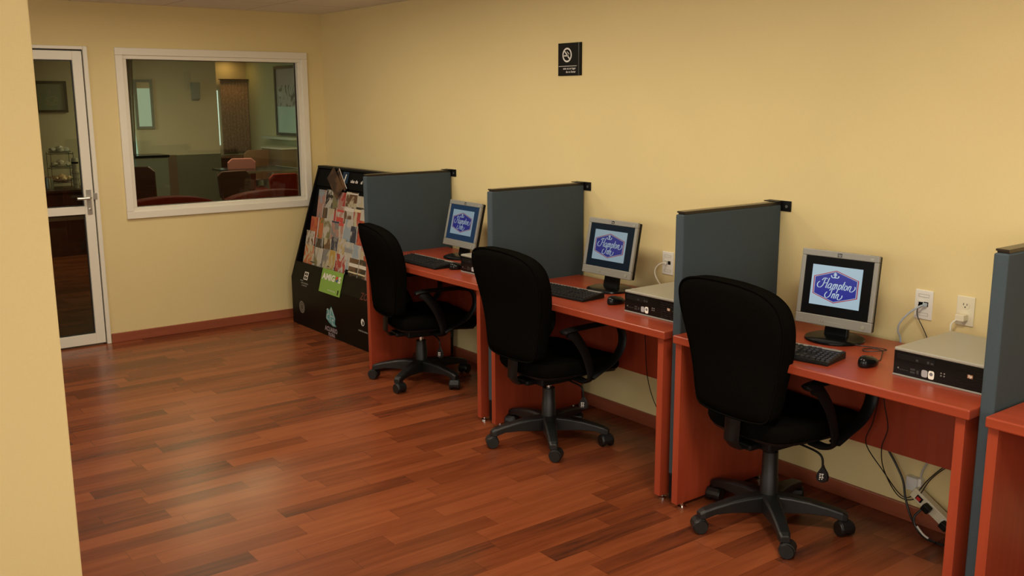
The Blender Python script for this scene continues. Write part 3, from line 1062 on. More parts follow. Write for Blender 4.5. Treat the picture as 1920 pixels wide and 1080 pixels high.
# ---------------------------------------------------------------- keyboards
def make_keyboard():
    """origin at the front right corner, width along -X, depth along +Y"""
    t = thing('keyboard')
    W, D = 0.445, 0.155
    MB().prism([(0, 0), (D, 0), (D, 0.026), (D - 0.03, 0.026), (0.0, 0.011)], lambda u, v_, w: (-w, u, v_), W).build('keyboard_case', 'black', t, bevel=0.003)
    MB().prism([(D - 0.022, 0.0262), (D - 0.002, 0.0262), (D - 0.002, 0.0272), (D - 0.022, 0.0272)], lambda u, v_, w: (-0.012 - w, u, v_), W - 0.024).build('top_strip', 'silver', t)
    ks = MB()

    def key(x, y, w, d=0.0155):
        zb = 0.011 + (y / (D - 0.03)) * 0.015 - 0.001
        zt = zb + 0.0095
        a = 0.0022
        vs_ = [(x, y, zb), (x + w, y, zb), (x + w, y + d, zb), (x, y + d, zb), (x + a, y + a, zt), (x + w - a, y + a, zt), (x + w - a, y + d - a, zt + 0.001), (x + a, y + d - a, zt + 0.001)]
        ks.add(vs_, [(0, 3, 2, 1), (4, 5, 6, 7), (0, 1, 5, 4), (1, 2, 6, 5), (2, 3, 7, 6), (3, 0, 4, 7)])
    x0 = -W + 0.012
    rows = [0.010, 0.029, 0.048, 0.067, 0.086, 0.109]
    for r_, y in enumerate(rows):
        if r_ == 0:
            x = x0
            for w in (0.026, 0.022, 0.024, 0.112, 0.024, 0.022, 0.024, 0.026):
                key(x, y, w)
                x += w + 0.0025
        elif r_ == 5:
            for k in range(13):
                key(x0 + k * 0.0216 + (0.006 if k > 0 else 0), y, 0.0165, 0.013)
        else:
            x = x0
            key(x, y, 0.022 + 0.004 * (5 - r_))
            x += 0.0245 + 0.004 * (5 - r_)
            while x < x0 + 0.262:
                key(x, y, 0.0168)
                x += 0.0192
            key(x, y, max(0.012, x0 + 0.292 - x))
        xn = x0 + 0.300
        if r_ in (3, 4):
            for k in range(3):
                key(xn + k * 0.0192, y, 0.0168)
        elif r_ == 0:
            for k in range(3):
                key(xn + k * 0.0192, y, 0.0168)
        elif r_ == 1:
            key(xn + 0.0192, y, 0.0168)
        elif r_ == 5:
            for k in range(3):
                key(xn + k * 0.0192, y, 0.0168, 0.013)
        if r_ < 5:
            for k in range(4):
                key(xn + 0.064 + k * 0.0180, y, 0.0158)
    ks.build('keys', 'key', t)
    return t


kb_proto = make_keyboard()
KB = [(5.100, -0.606, R(10), 'black keyboard on the nearest desk, in front of the biggest monitor'),
      (3.712, -0.548, R(5), 'black keyboard on the middle desk'),
      (2.517, -0.607, R(1), 'black keyboard on the farthest desk')]
for i, (x, y, rz, lab) in enumerate(KB):
    t = kb_proto if i == 0 else copy_tree(kb_proto)
    t.location = (x, y, 0.750)
    t.rotation_euler.z = rz
    tag(t, lab, 'keyboard', 'black keyboards on the desks')


# ---------------------------------------------------------------- mice
def make_mouse(cable):
    t = thing('computer_mouse')
    ol = []
    for k in range(20):
        a = 2 * PI * k / 20
        ol.append((0.031 * math.cos(a) * (1.0 + 0.06 * math.sin(a)), 0.055 * math.sin(a)))

    def pl(u, w, d):
        return (u, w, d * (1.0 - 0.35 * (w / 0.055 + 0.15)) if d > 0.012 else d)
    v, f = slab_rings(ol, [(0.85, 0.0), (0.97, 0.004), (1.0, 0.012), (0.95, 0.022), (0.80, 0.031), (0.5, 0.037), (0.05, 0.039)], pl)
    MB().add(v, f).build('mouse_body', 'gloss_black', t, smooth=True)
    MB().lathe([(0.004, -0.003), (0.007, -0.002), (0.007, 0.002), (0.004, 0.003)], (0, 0.030, 0.0225), 14, 'x').build('scroll_wheel', 'black', t)
    if cable:
        MB().tube(catmull(cable, 6), 0.0019, 6).build('mouse_cable', 'cable_black', t, smooth=True)
    return t


m3 = make_mouse([(0, 0.052, 0.008), (0.005, 0.09, 0.003), (-0.02, 0.16, 0.003), (-0.045, 0.22, 0.004), (-0.08, 0.235, 0.004), (-0.11, 0.20, 0.004), (-0.09, 0.17, 0.004), (-0.05, 0.19, 0.008), (-0.03, 0.225, 0.010), (-0.10, 0.25, 0.004), (-0.17, 0.24, 0.004), (-0.24, 0.30, 0.004)])
m3.location = (5.178, -0.476, 0.750)
m3.rotation_euler.z = R(8)
tag(m3, 'glossy black mouse on the nearest desk with its cable looped behind', 'mouse', 'black mice on the desks')
m2 = make_mouse([(0, 0.052, 0.008), (-0.01, 0.10, 0.003), (-0.03, 0.17, 0.003), (-0.02, 0.25, 0.003), (0.02, 0.30, 0.003)])
m2.location = (3.828, -0.440, 0.750)
m2.rotation_euler.z = R(5)
tag(m2, 'black mouse on the middle desk beside the silver computer', 'mouse', 'black mice on the desks')
m1 = make_mouse([(0, 0.052, 0.008), (-0.01, 0.10, 0.003), (-0.03, 0.15, 0.003), (-0.05, 0.22, 0.003)])
m1.location = (2.572, -0.485, 0.750)
m1.rotation_euler.z = R(-12)
tag(m1, 'black mouse on the farthest desk', 'mouse', 'black mice on the desks')


# ---------------------------------------------------------------- desktop computers
def make_pc():
    """origin at the front left bottom corner"""
    t = thing('desktop_computer')
    W, D, H = 0.338, 0.375, 0.100
    MB().box(0.004, W - 0.004, 0.006, D, 0.004, 0.088).build('case_body', 'black', t)
    MB().box(0, W, 0.0, D, 0.088, H).build('case_lid', 'silver_top', t, bevel=0.004, seg=3)
    MB().box(0, W, -0.002, 0.05, 0.0, 0.007).build('front_strip', 'silver', t, bevel=0.002)
    fp = MB()
    fp.box(0.002, W - 0.002, 0.0, 0.006, 0.007, 0.088)
    for k in range(8):
        z = 0.013 + k * 0.009
        pts = [(0.225 + 0.107 * j / 14, z + 0.0016 * math.sin(j * 1.9 + k)) for j in range(15)]
        fp.tube([(a, -0.0002, b) for a, b in pts], 0.0011, 4)
    fp.build('front_panel', 'gloss_black', t)
    dr = MB()
    dr.box(0.012, 0.150, -0.001, 0.0, 0.060, 0.080)
    dr.build('optical_drive', 'black', t, bevel=0.0005)
    pt = MB()
    for a in ((0.065, 0.082, 0.020, 0.026), (0.065, 0.082, 0.030, 0.036), (0.088, 0.096, 0.021, 0.033)):
        pt.box(a[0], a[1], -0.0012, 0, a[2], a[3])
    pt.box(0.020, 0.058, -0.0008, 0, 0.024, 0.0255)
    pt.box(0.083, 0.091, -0.0014, 0, 0.064, 0.071)
    pt.box(0.123, 0.131, -0.0014, 0, 0.064, 0.072)
    pt.box(0.136, 0.145, -0.0014, 0, 0.064, 0.070)
    pt.build('ports', principled('port_grey', (0.035, 0.035, 0.035), 0.4), t)
    bt_ = MB()
    for x, z in ((0.175, 0.043), (0.186, 0.043), (0.175, 0.034), (0.186, 0.034), (0.020, 0.029)):
        bt_.lathe([(0.0024, -0.0018), (0.0024, 0.0)], (x, 0, z), 8, 'y')
    bt_.build('buttons', 'silver', t)
    # processor and system stickers
    rr = lambda cx_, cz_, a, b_: [(cx_ + a * math.copysign(abs(math.cos(q)) ** 0.5, math.cos(q)), cz_ + b_ * math.copysign(abs(math.sin(q)) ** 0.5, math.sin(q))) for q in [2 * PI * i / 20 for i in range(20)]]
    MB().prism(rr(0.1165, 0.028, 0.011, 0.0125), lambda u, v_, w: (u, -w, v_), 0.0012).build('round_sticker', principled('grey_sticker', (0.36, 0.35, 0.36), 0.5), t)
    st = MB().prism(rr(0.1405, 0.028, 0.0105, 0.0145), lambda u, v_, w: (u, -w, v_), 0.0012).build('white_sticker', 'white_plastic', t)
    MB().prism([(0.1405 + 0.0062 * math.cos(2 * PI * i / 14), 0.031 + 0.0062 * math.sin(2 * PI * i / 14)) for i in range(14)], lambda u, v_, w: (u, -0.0012 - w, v_), 0.0004).build('sticker_mark', principled('grey_disc', (0.16, 0.16, 0.18), 0.4), st)
    lg = MB().box(0.264, 0.282, -0.0016, 0, 0.047, 0.059).build('maker_badge', principled('copper_badge', (0.42, 0.22, 0.12), 0.35, 0.5), t)
    tx = MB()
    text_mb(tx, 'hp', 0.013, lambda u, v_, w: (0.273 + u, -0.0019, 0.0500 + v_), 'CENTER', 0.0003, 0.2)
    tx.build('badge_lettering', 'white_print', lg)
    return t


pc_proto = make_pc()
PCS = [(5.296, -0.510, 'silver topped desktop computer on the nearest desk, below the two wall plates'),
       (3.972, -0.524, 'silver topped desktop computer on the middle desk, against the partition'),
       (2.652, -0.520, 'desktop computer on the farthest desk, mostly hidden by the middle chair')]
for i, (x, y, lab) in enumerate(PCS):
    t = pc_proto if i == 0 else copy_tree(pc_proto)
    t.location = (x, y, 0.750)
    tag(t, lab, 'computer', 'desktop computers on the desks')


# ---------------------------------------------------------------- wall plates
def make_data_plate(loc):
    t = thing('data_outlet', loc)
    MB().box(-0.037, 0.037, -0.006, 0, -0.058, 0.058).build('faceplate', 'white_plastic', t, bevel=0.002)
    MB().box(-0.020, -0.002, -0.007, -0.006, -0.006, 0.012).box(0.002, 0.020, -0.007, -0.006, -0.006, 0.012).build('jack', 'gloss_black', t)
    ms = MB()
    ring(ms, 0, 0.0008, -0.022, 0.022, 0.030, 0.042, 0.0012)
    ring(ms, 0, 0.0008, -0.022, 0.022, -0.044, -0.032, 0.0012)
    ms.v = [(p[1], -0.0062 - p[0], p[2]) for p in ms.v]
    ms.build('label_window', principled('plate_line', (0.42, 0.40, 0.35), 0.5), t)
    MB().box(-0.021, -0.001, -0.013, -0.006, 0.011, 0.016).build('jack_shutter', 'white_plastic', t)
    return t


dp = make_data_plate((5.108, 0, 0.900))
tag(dp, 'white network jack plate on the wall with a pale blue cable plugged in', 'wall outlet', 'outlets on the wall above the desks')
dp2 = make_data_plate((3.741, 0, 0.886))
tag(dp2, 'white network jack plate half hidden behind the partition, white cable plugged in', 'wall outlet', 'outlets on the wall above the desks')
po = thing('power_outlet', (5.275, 0, 0.903))
tag(po, 'ivory power outlet on the wall beside the partition, lower socket in use', 'wall outlet', 'outlets on the wall above the desks')
MB().box(-0.035, 0.035, -0.006, 0, -0.057, 0.057).build('faceplate', 'ivory_plastic', po, bevel=0.003)
for z in (0.022, -0.022):
    rc = MB().prism([(0.0165 * math.cos(a), max(-0.0135, min(0.0135, 0.0165 * math.sin(a)))) for a in [2 * PI * i / 24 for i in range(24)]], lambda u, v_, w: (u, -0.006 - w, z + v_), 0.0015).build('receptacle', 'ivory_plastic', po)
    sl = MB()
    sl.box(-0.0078, -0.0056, -0.0079, -0.0074, z + 0.000, z + 0.0085)
    sl.box(0.0056, 0.0078, -0.0079, -0.0074, z + 0.000, z + 0.0075)
    sl.lathe([(0.0026, -0.0079), (0.0026, -0.0074)], (0, 0, z - 0.0065), 10, 'y')
    sl.build('slot', 'gloss_black', rc)


def cable(name, pts, r, mat, label, cat='cable', group=None, plug=None):
    t = thing(name, pts[0])
    o = Vector(pts[0])
    MB().tube(catmull([Vector(p) - o for p in pts], 8), r, 8).build('cord', mat, t, smooth=True)
    if plug:
        (x0, x1, y0, y1, z0, z1), pm = plug
        MB().box(x0 - o.x, x1 - o.x, y0 - o.y, y1 - o.y, z0 - o.z, z1 - o.z).build('plug', pm, t, bevel=0.002)
    return tag(t, label, cat, group)


cable('network_cable', [(5.118, -0.012, 0.902), (5.112, -0.042, 0.898), (5.085, -0.062, 0.872), (5.055, -0.072, 0.83), (5.042, -0.062, 0.79), (5.044, -0.04, 0.74), (5.045, -0.035, 0.55)], 0.0036, 'cable_blue', 'pale blue network cable hanging from the jack plate by the nearest monitor', plug=((5.112, 5.126, -0.022, -0.0068, 0.895, 0.909), 'cable_blue'))
cable('phone_cable', [(5.098, -0.012, 0.898), (5.098, -0.03, 0.885), (5.105, -0.035, 0.855), (5.135, -0.03, 0.80), (5.150, -0.03, 0.765), (5.152, -0.03, 0.70)], 0.0020, 'cable_black', 'thin dark cable hanging from the left jack of the white wall plate', plug=((5.092, 5.104, -0.018, -0.0068, 0.893, 0.903), 'gloss_black'))
cable('power_cable', [(5.262, -0.040, 0.872), (5.252, -0.056, 0.855), (5.256, -0.060, 0.82), (5.262, -0.050, 0.78), (5.262, -0.045, 0.70)], 0.0034, 'cable_white', 'ivory power cord plugged into the lower socket of the wall outlet', plug=((5.255, 5.290, -0.040, -0.0076, 0.868, 0.892), 'ivory_plastic'))
cable('network_cable', [(3.735, -0.014, 0.888), (3.727, -0.045, 0.886), (3.712, -0.060, 0.865), (3.712, -0.065, 0.835), (3.735, -0.065, 0.80), (3.765, -0.05, 0.76), (3.775, -0.04, 0.70)], 0.0030, 'cable_white', 'white network cable curving from the jack plate on the middle desk', plug=((3.728, 3.742, -0.022, -0.0068, 0.881, 0.895), 'white_plastic'))

# cords under the desks
cable('hanging_cord', [(5.098, -0.24, 0.714), (5.090, -0.24, 0.60), (5.085, -0.24, 0.54), (5.050, -0.21, 0.44), (5.016, -0.19, 0.344), (5.056, -0.12, 0.224), (5.111, -0.06, 0.119), (5.161, -0.05, 0.142), (5.209, -0.05, 0.216), (5.271, -0.05, 0.291), (5.33, -0.05, 0.34), (5.36, -0.05, 0.42)], 0.0022, 'cable_black', 'thin black cord looping widest in the air under the nearest desk')
cable('hanging_cord', [(5.102, -0.24, 0.714), (5.106, -0.24, 0.62), (5.112, -0.24, 0.547), (5.111, -0.20, 0.437), (5.073, -0.17, 0.336), (5.056, -0.11, 0.221), (5.097, -0.06, 0.114), (5.167, -0.055, 0.126), (5.22, -0.055, 0.22), (5.276, -0.055, 0.286), (5.34, -0.055, 0.335), (5.37, -0.055, 0.42)], 0.0022, 'cable_black', 'thin black cord hanging just right of the widest loop under the nearest desk')
cable('power_lead', [(5.010, -0.035, 0.345), (5.025, -0.04, 0.289), (5.065, -0.045, 0.24), (5.105, -0.05, 0.180), (5.125, -0.055, 0.110), (5.165, -0.07, 0.045), (5.24, -0.11, 0.006), (5.33, -0.12, 0.006)], 0.0045, 'cable_black', 'thick black lead running down the wall to the floor by the power strip')
cable('hanging_cord', [(3.822, -0.24, 0.714), (3.818, -0.235, 0.60), (3.809, -0.22, 0.529), (3.776, -0.17, 0.35), (3.745, -0.10, 0.215), (3.735, -0.04, 0.116), (3.76, -0.04, 0.075)], 0.0022, 'cable_black', 'thin black cord hanging under the middle desk against the wall')
cable('hanging_cord', [(3.905, -0.24, 0.714), (3.910, -0.23, 0.62), (3.935, -0.20, 0.54), (3.97, -0.17, 0.42), (3.99, -0.10, 0.30)], 0.0022, 'cable_black', 'short black cord close to the right leg of the middle desk')

# phone adapter on the wall and power strip leaning on the baseboard
ad = thing('phone_adapter', (5.135, -0.018, 0.168))
tag(ad, 'small clear white junction box on the wall under the nearest desk', 'adapter')
MB().box(-0.030, 0.018, -0.012, 0.017, -0.028, 0.028).build('adapter_body', principled('clear_plastic', (0.68, 0.68, 0.64), 0.12), ad, bevel=0.003)
MB().box(0.019, 0.034, -0.010, 0.015, -0.028, 0.030).build('adapter_cap', 'white_plastic', ad, bevel=0.002)
MB().tube(catmull([(0.026, 0.0, 0.028), (0.030, 0.0, 0.06), (0.045, 0.003, 0.10), (0.060, 0.005, 0.14), (0.066, 0.005, 0.18)], 6), 0.0038, 8).build('adapter_lead', 'cable_grey', ad, smooth=True)

ps = thing('power_strip', (5.250, -0.040, 0.092))
ps.rotation_euler = (0, R(31), 0)
tag(ps, 'ivory power strip with a red switch leaning on the baseboard', 'power strip')
MB().box(-0.115, 0.135, -0.018, 0.018, -0.022, 0.022).build('strip_body', 'ivory_plastic', ps, bevel=0.004)
MB().box(-0.090, -0.062, -0.023, -0.018, -0.010, 0.010).build('switch_surround', 'gloss_black', ps)
MB().box(-0.086, -0.068, -0.0255, -0.023, -0.007, 0.007).build('rocker_switch', 'red', ps)
for x in (-0.030, 0.048):
    rcp = MB().lathe([(0.016, -0.0195), (0.016, -0.018)], (x, 0, 0), 18, 'y').build('receptacle', 'white_plastic', ps)
for x in (-0.030, 0.060):
    MB().box(x - 0.017, x + 0.017, -0.048, -0.0195, -0.014, 0.016).build('inserted_plug', 'black', ps, bevel=0.005)
cable('plug_lead', [(5.215, -0.095, 0.105), (5.200, -0.115, 0.075), (5.212, -0.12, 0.040), (5.25, -0.12, 0.014), (5.30, -0.125, 0.007)], 0.0045, 'cable_black', 'black lead bending down from the upper plug of the power strip')
cable('tie_wrap', [(5.222, -0.128, 0.048), (5.25, -0.131, 0.026), (5.275, -0.134, 0.018)], 0.0040, 'cable_white', 'white wrap around the black lead by the power strip', 'cable tie')

# ---------------------------------------------------------------- no smoking sign
sg = thing('no_smoking_sign', (2.977, 0, 1.911))
tag(sg, 'black no smoking sign with a white ring and Spanish lettering on the wall', 'sign')
MB().box(-0.094, 0.094, -0.010, 0, -0.087, 0.087).build('sign_plate', 'sign_black', sg, bevel=0.0015)
MB().box(0.076, 0.082, -0.0115, -0.010, -0.086, 0.086).build('edge_groove', principled('sign_edge', (0.05, 0.05, 0.045), 0.25), sg)
sf = lambda u, v_, w: (u, -0.0106 - w, v_)
rg = MB()
cxs, czs, ro, ri = -0.018, 0.023, 0.0385, 0.0300
n = 48
vs_ = []
for k in range(n):
    a = 2 * PI * k / n
    vs_ += [sf(cxs + ro * math.cos(a), czs + ro * math.sin(a), 0), sf(cxs + ri * math.cos(a), czs + ri * math.sin(a), 0)]
rg.add(vs_, [(2 * k, 2 * k + 1, (2 * k + 3) % (2 * n), (2 * k + 2) % (2 * n)) for k in range(n)])
d45 = 0.7071
a0, b0 = (cxs - 0.034 * d45, czs + 0.034 * d45), (cxs + 0.034 * d45, czs - 0.034 * d45)
wq = 0.0038
rg.add([sf(a0[0] + wq * d45, a0[1] + wq * d45, 0), sf(a0[0] - wq * d45, a0[1] - wq * d45, 0), sf(b0[0] - wq * d45, b0[1] - wq * d45, 0), sf(b0[0] + wq * d45, b0[1] + wq * d45, 0)], [(0, 1, 2, 3)])
rg.add([sf(cxs - 0.026, czs - 0.007, 0), sf(cxs + 0.012, czs - 0.007, 0), sf(cxs + 0.012, czs - 0.001, 0), sf(cxs - 0.026, czs - 0.001, 0)], [(0, 1, 2, 3)])
pen(rg, [(cxs + 0.016, czs + 0.002), (cxs + 0.012, czs + 0.010), (cxs + 0.004, czs + 0.012), (cxs + 0.000, czs + 0.020)], sf, 0.0018, 0.9)
rg.build('prohibition_symbol', 'white_print', sg)
MB().add([sf(-0.087, -0.0375, 0), sf(0.062, -0.0375, 0), sf(0.062, -0.0350, 0), sf(-0.087, -0.0350, 0)], [(0, 1, 2, 3)]).build('divider_line', 'white_print', sg)
tx = MB()
text_mb(tx, 'este es un lugar', 0.0165, lambda u, v_, w: sf(0.054 + u, -0.054 + v_, 0), 'RIGHT', 0.0002)
text_mb(tx, 'de no fumar', 0.0165, lambda u, v_, w: sf(0.054 + u, -0.072 + v_, 0), 'RIGHT', 0.0002)
tx.build('sign_lettering', 'white_print', sg)

# ---------------------------------------------------------------- brochure rack
RX0, RX1 = 0.172, 1.640
A = Vector((0, -0.42, 0.36))
B = Vector((0, -0.154, 1.20))
Ls = (B - A).length
tv = (B - A) / Ls
nv = Vector((0, -tv.z, tv.y))       # outward normal, towards the room


def rk(x, v_, off=0.0):
    p = A + tv * v_ + nv * off
    return Vector((x, p.y, p.z))


rack = thing('brochure_rack', (RX0, 0, 0))
tag(rack, 'black floor standing brochure rack in the corner by the window, full of leaflets', 'brochure rack')
loc_ = lambda x, y, z: (x - RX0, y, z)
TH = 0.018
# side cheeks
side = [(-0.02, 0.0), (-0.42, 0.0), (-0.42, 0.36), (rk(0, 0.128).y, rk(0, 0.128).z), (rk(0, 0.128, -0.0).y, rk(0, 0.128, -0.0).z), (B.y, B.z), (B.y + 0.03, B.z), (-0.02, 1.0)]
for x in (RX0, RX1 - TH):
    MB().prism(side, lambda u, v_, w, x=x: loc_(x + w, u, v_), TH).build('side_cheek', 'rack_black', rack, bevel=0.001)
# front base box and sloped lip
p1, p2 = rk(0, 0.128), rk(0, 0.128, -0.012)
fb = MB()
fb.prism([(-0.421, 0.0), (-0.421, 0.36), (p1.y - 0.001, p1.z), (p1.y + 0.011, p1.z - 0.001), (-0.405, 0.358), (-0.405, 0.0)], lambda u, v_, w: loc_(RX0 + TH + w, u, v_), RX1 - RX0 - 2 * TH)
fb.build('front_panel', 'rack_black', rack)
# back board
bo = -0.052
q1, q2 = rk(0, 0.02, bo), rk(0, Ls - 0.005, bo + 0.03)
q1b, q2b = rk(0, 0.02, bo - 0.012), rk(0, Ls - 0.005, bo + 0.018)
MB().prism([(q1.y, q1.z), (q2.y, q2.z), (q2b.y, q2b.z), (q1b.y, q1b.z)], lambda u, v_, w: loc_(RX0 + TH + w, u, v_), RX1 - RX0 - 2 * TH).build('back_board', 'rack_matte', rack)
tb1 = rk(0, Ls - 0.012, 0.0)
MB().prism([(tb1.y, tb1.z), (B.y, B.z + 0.004), (B.y + 0.06, B.z + 0.004), (B.y + 0.06, B.z - 0.008)], lambda u, v_, w: loc_(RX0 - 0.004 + w, u, v_), RX1 - RX0 + 0.008).build('top_rail', 'black', rack)
VB = [0.505, 0.393, 0.282, 0.165, 0.066]       # shelf levels up the slope
for vb in VB:
    a_, b_ = rk(0, vb - 0.004, bo), rk(0, vb - 0.012, -0.030 if vb > 0.1 else -0.030)
    c_, d_ = rk(0, vb - 0.010, bo), rk(0, vb - 0.018, -0.030 if vb > 0.1 else -0.030)
    MB().prism([(a_.y, a_.z), (b_.y, b_.z), (d_.y, d_.z), (c_.y, c_.z)], lambda u, v_, w: loc_(RX0 + TH + w, u, v_), RX1 - RX0 - 2 * TH).build('shelf', 'rack_black', rack)
# header panel with the information sign
hp0, hp1 = rk(0, 0.735, -0.012), rk(0, Ls - 0.02, -0.006)
hp0b, hp1b = rk(0, 0.735, -0.020), rk(0, Ls - 0.02, -0.014)
header = MB().prism([(hp0.y, hp0.z), (hp1.y, hp1.z), (hp1b.y, hp1b.z), (hp0b.y, hp0b.z)], lambda u, v_, w: loc_(RX0 + TH + w, u, v_), RX1 - RX0 - 2 * TH).build('header_panel', 'rack_matte', rack)
hf = lambda x, v_, off: tuple(Vector(loc_(*rk(x, v_, off))))
MB().add([hf(0.600, 0.775, -0.0045), hf(0.690, 0.775, -0.0045), hf(0.690, 0.860, -0.0015), hf(0.600, 0.860, -0.0015)], [(0, 1, 2, 3)]).build('info_square', principled('info_blue', (0.010, 0.035, 0.075), 0.4), header)
tx = MB()
text_mb(tx, 'i', 0.088, lambda u, v_, w: hf(0.645 + u, 0.783 + v_, -0.0005), 'CENTER', 0.004, 0.2)
text_mb(tx, 'uías de    al', 0.034, lambda u, v_, w: hf(0.742 + u, 0.785 + v_, -0.0005), 'LEFT', 0.0008, 0.0, 1.15)
tx.build('header_lettering', 'white_print', header)
# green sign on the front
gs = MB()
gA = Vector((0, rk(0, 0.136).y - 0.007, rk(0, 0.136).z))
gB = Vector((0, -0.4295, 0.322))


def gf(u, v_, w):
    """u right 0..1, v up 0..1 on the green sign; w towards the room"""
    p = gB + (gA - gB) * v_
    nn = Vector((0, -(gA - gB).z, (gA - gB).y)).normalized()
    if nn.y > 0:
        nn = -nn
    p = p + nn * w
    return loc_(0.660 + 0.325 * u, p.y, p.z)


gsn = MB().box(0, 1, 0, 1, 0, 0.0025)
gsn.v = [gf(a, b, c) for a, b, c in gsn.v]
gp = gsn.build('green_sign', 'green', rack)
tx = MB()
text_mb(tx, 'AMIG', 0.36, lambda u, v_, w: gf(0.06 + u * 0.68, 0.56 + v_ * 1.0, 0.0032), 'LEFT', 0.014)
text_mb(tx, 'S', 0.36, lambda u, v_, w: gf(0.815 + u * 0.68, 0.56 + v_ * 1.0, 0.0032), 'LEFT', 0.014)
text_mb(tx, 'visita nuestra página', 0.075, lambda u, v_, w: gf(0.40 + u * 0.62, 0.14 + v_, 0.0032), 'LEFT', 0.001)
tx.build('green_sign_lettering', 'white_print', gp)
cu_, cv_ = 0.748, 0.69
pc = MB().add([gf(cu_ + 0.060 * math.cos(a), cv_ + 0.125 * math.sin(a), 0.0032) for a in [PI * 0.12 + PI * i / 12 for i in range(13)]], [tuple(range(13))])
pc.build('red_half_disc', 'red', gp)
MB().add([gf(cu_ + 0.060 * math.cos(a), cv_ + 0.125 * math.sin(a), 0.0032) for a in [PI * 1.18 + PI * 0.88 * i / 12 for i in range(13)]], [tuple(range(13))]).build('blue_half_disc', principled('mid_blue_print', (0.03, 0.06, 0.30), 0.4), gp)
MB().add([gf(u, v_, 0.0032) for u, v_ in ((0.865, 0.06), (0.915, 0.06), (0.925, 0.26), (0.87, 0.26))], [(0, 1, 2, 3)]).build('black_bottle_print', 'gloss_black', gp)
# printed marks on the black front
ff = lambda x, z, w=0: loc_(x, -0.4218 - w, z)
fl_ = lambda x, v_, w=0: tuple(Vector(loc_(*rk(x, v_, 0.0022 + w))))
mk = MB()
for (x0_, x1_, v0_, v1_) in ((0.384, 0.449, 0.008, 0.068),):
    mk.add([fl_(x0_, v0_), fl_(x1_, v0_), fl_(x1_, v1_), fl_(x0_, v1_)], [(0, 1, 2, 3)])
mk.build('square_mark', 'white_print', rack)
mk = MB()
for i in range(2):
    for j in range(2):
        a0_, b0_ = 0.393 + i * 0.026, 0.014 + j * 0.027
        mk.add([fl_(a0_, b0_, 0.0004), fl_(a0_ + 0.020, b0_, 0.0004), fl_(a0_ + 0.020, b0_ + 0.020, 0.0004), fl_(a0_, b0_ + 0.020, 0.0004)], [(0, 1, 2, 3)])
mk.build('square_mark_cells', 'rack_black', rack)
tx = MB()
for i, (s, z_) in enumerate((('museo', 0.352), ('centro histórico', 0.334), ('y comercial', 0.316))):
    text_mb(tx, s, 0.019, lambda u, v_, w: ff(0.335 + 0.008 * i + u, z_ + v_), 'LEFT', 0.0004)
text_mb(tx, 'ciudad de méxico', 0.019, lambda u, v_, w: ff(1.235 + u, 0.128 + v_), 'LEFT', 0.0004)
tx.build('front_lettering', 'grey_print', rack)
sl = MB()
sl.add([ff(0.342 + 0.048 * math.cos(2 * PI * i / 24), 0.146 + 0.050 * math.sin(2 * PI * i / 24)) for i in range(24)], [tuple(range(24))])
se = sl.build('round_seal', principled('seal_bronze', (0.075, 0.062, 0.045), 0.6), rack)
s2 = MB()
for (r0, r1_) in ((0.043, 0.039), (0.026, 0.023)):
    vv = []
    for k in range(28):
        a = 2 * PI * k / 28
        vv += [ff(0.342 + r0 * math.cos(a), 0.146 + r0 * math.sin(a), 0.0004), ff(0.342 + r1_ * math.cos(a), 0.146 + r1_ * math.sin(a), 0.0004)]
    s2.add(vv, [(2 * k, 2 * k + 1, (2 * k + 3) % 56, (2 * k + 2) % 56) for k in range(28)])
s2.build('seal_rings', 'grey_print', se)
# aquarium style mark: tall pointed teal shape over two lines of lettering
tq = MB().add([ff(x, z) for x, z in ((0.745, 0.130), (0.765, 0.205), (0.800, 0.200), (0.835, 0.232), (0.862, 0.195), (0.893, 0.150), (0.880, 0.110), (0.905, 0.092), (0.850, 0.085), (0.790, 0.105))], [tuple(range(10))]).build('pointed_mark', 'teal', rack)
tx = MB()
for ln in ([(0.762, 0.195), (0.782, 0.205), (0.790, 0.170), (0.765, 0.160), (0.760, 0.135), (0.790, 0.125)], [(0.835, 0.222), (0.815, 0.170), (0.812, 0.110)], [(0.835, 0.222), (0.868, 0.170), (0.880, 0.140)], [(0.820, 0.160), (0.862, 0.155)], [(0.870, 0.130), (0.845, 0.135), (0.842, 0.108), (0.875, 0.096)]):
    pen(tx, ln, lambda u, v_, w: ff(u, v_, 0.0006), 0.0045, 0.8)
tx.build('mark_outline', principled('pale_outline', (0.50, 0.58, 0.58), 0.5), tq)
tx = MB()
text_mb(tx, 'ACUARIO', 0.048, lambda u, v_, w: ff(0.722 + u, 0.040 + v_, 0.0006), 'LEFT', 0.002, 0.0, 0.92)
text_mb(tx, 'FLORA', 0.036, lambda u, v_, w: ff(0.775 + u, 0.006 + v_, 0.0006), 'LEFT', 0.002, 0.0, 0.92)
tx.build('mark_lettering', principled('mauve_print', (0.30, 0.24, 0.26), 0.5), rack)
gb = MB().add([ff(1.300 + 0.024 * math.cos(2 * PI * i / 20), 0.197 + 0.026 * math.sin(2 * PI * i / 20)) for i in range(20)], [tuple(range(20))]).build('round_globe_mark', 'white_print', rack)
MB().add([ff(x, z, 0.0005) for x, z in ((1.296, 0.176), (1.314, 0.182), (1.318, 0.200), (1.304, 0.212), (1.298, 0.196))], [(0, 1, 2, 3, 4)]).build('globe_land', 'rack_black', gb)
tx = MB()
text_mb(tx, 'ZOO', 0.07, lambda u, v_, w: fl_(1.272 + u, -0.004 + v_), 'LEFT', 0.001)
tx.build('dark_red_lettering', principled('dark_red_print', (0.09, 0.012, 0.010), 0.5), rack)

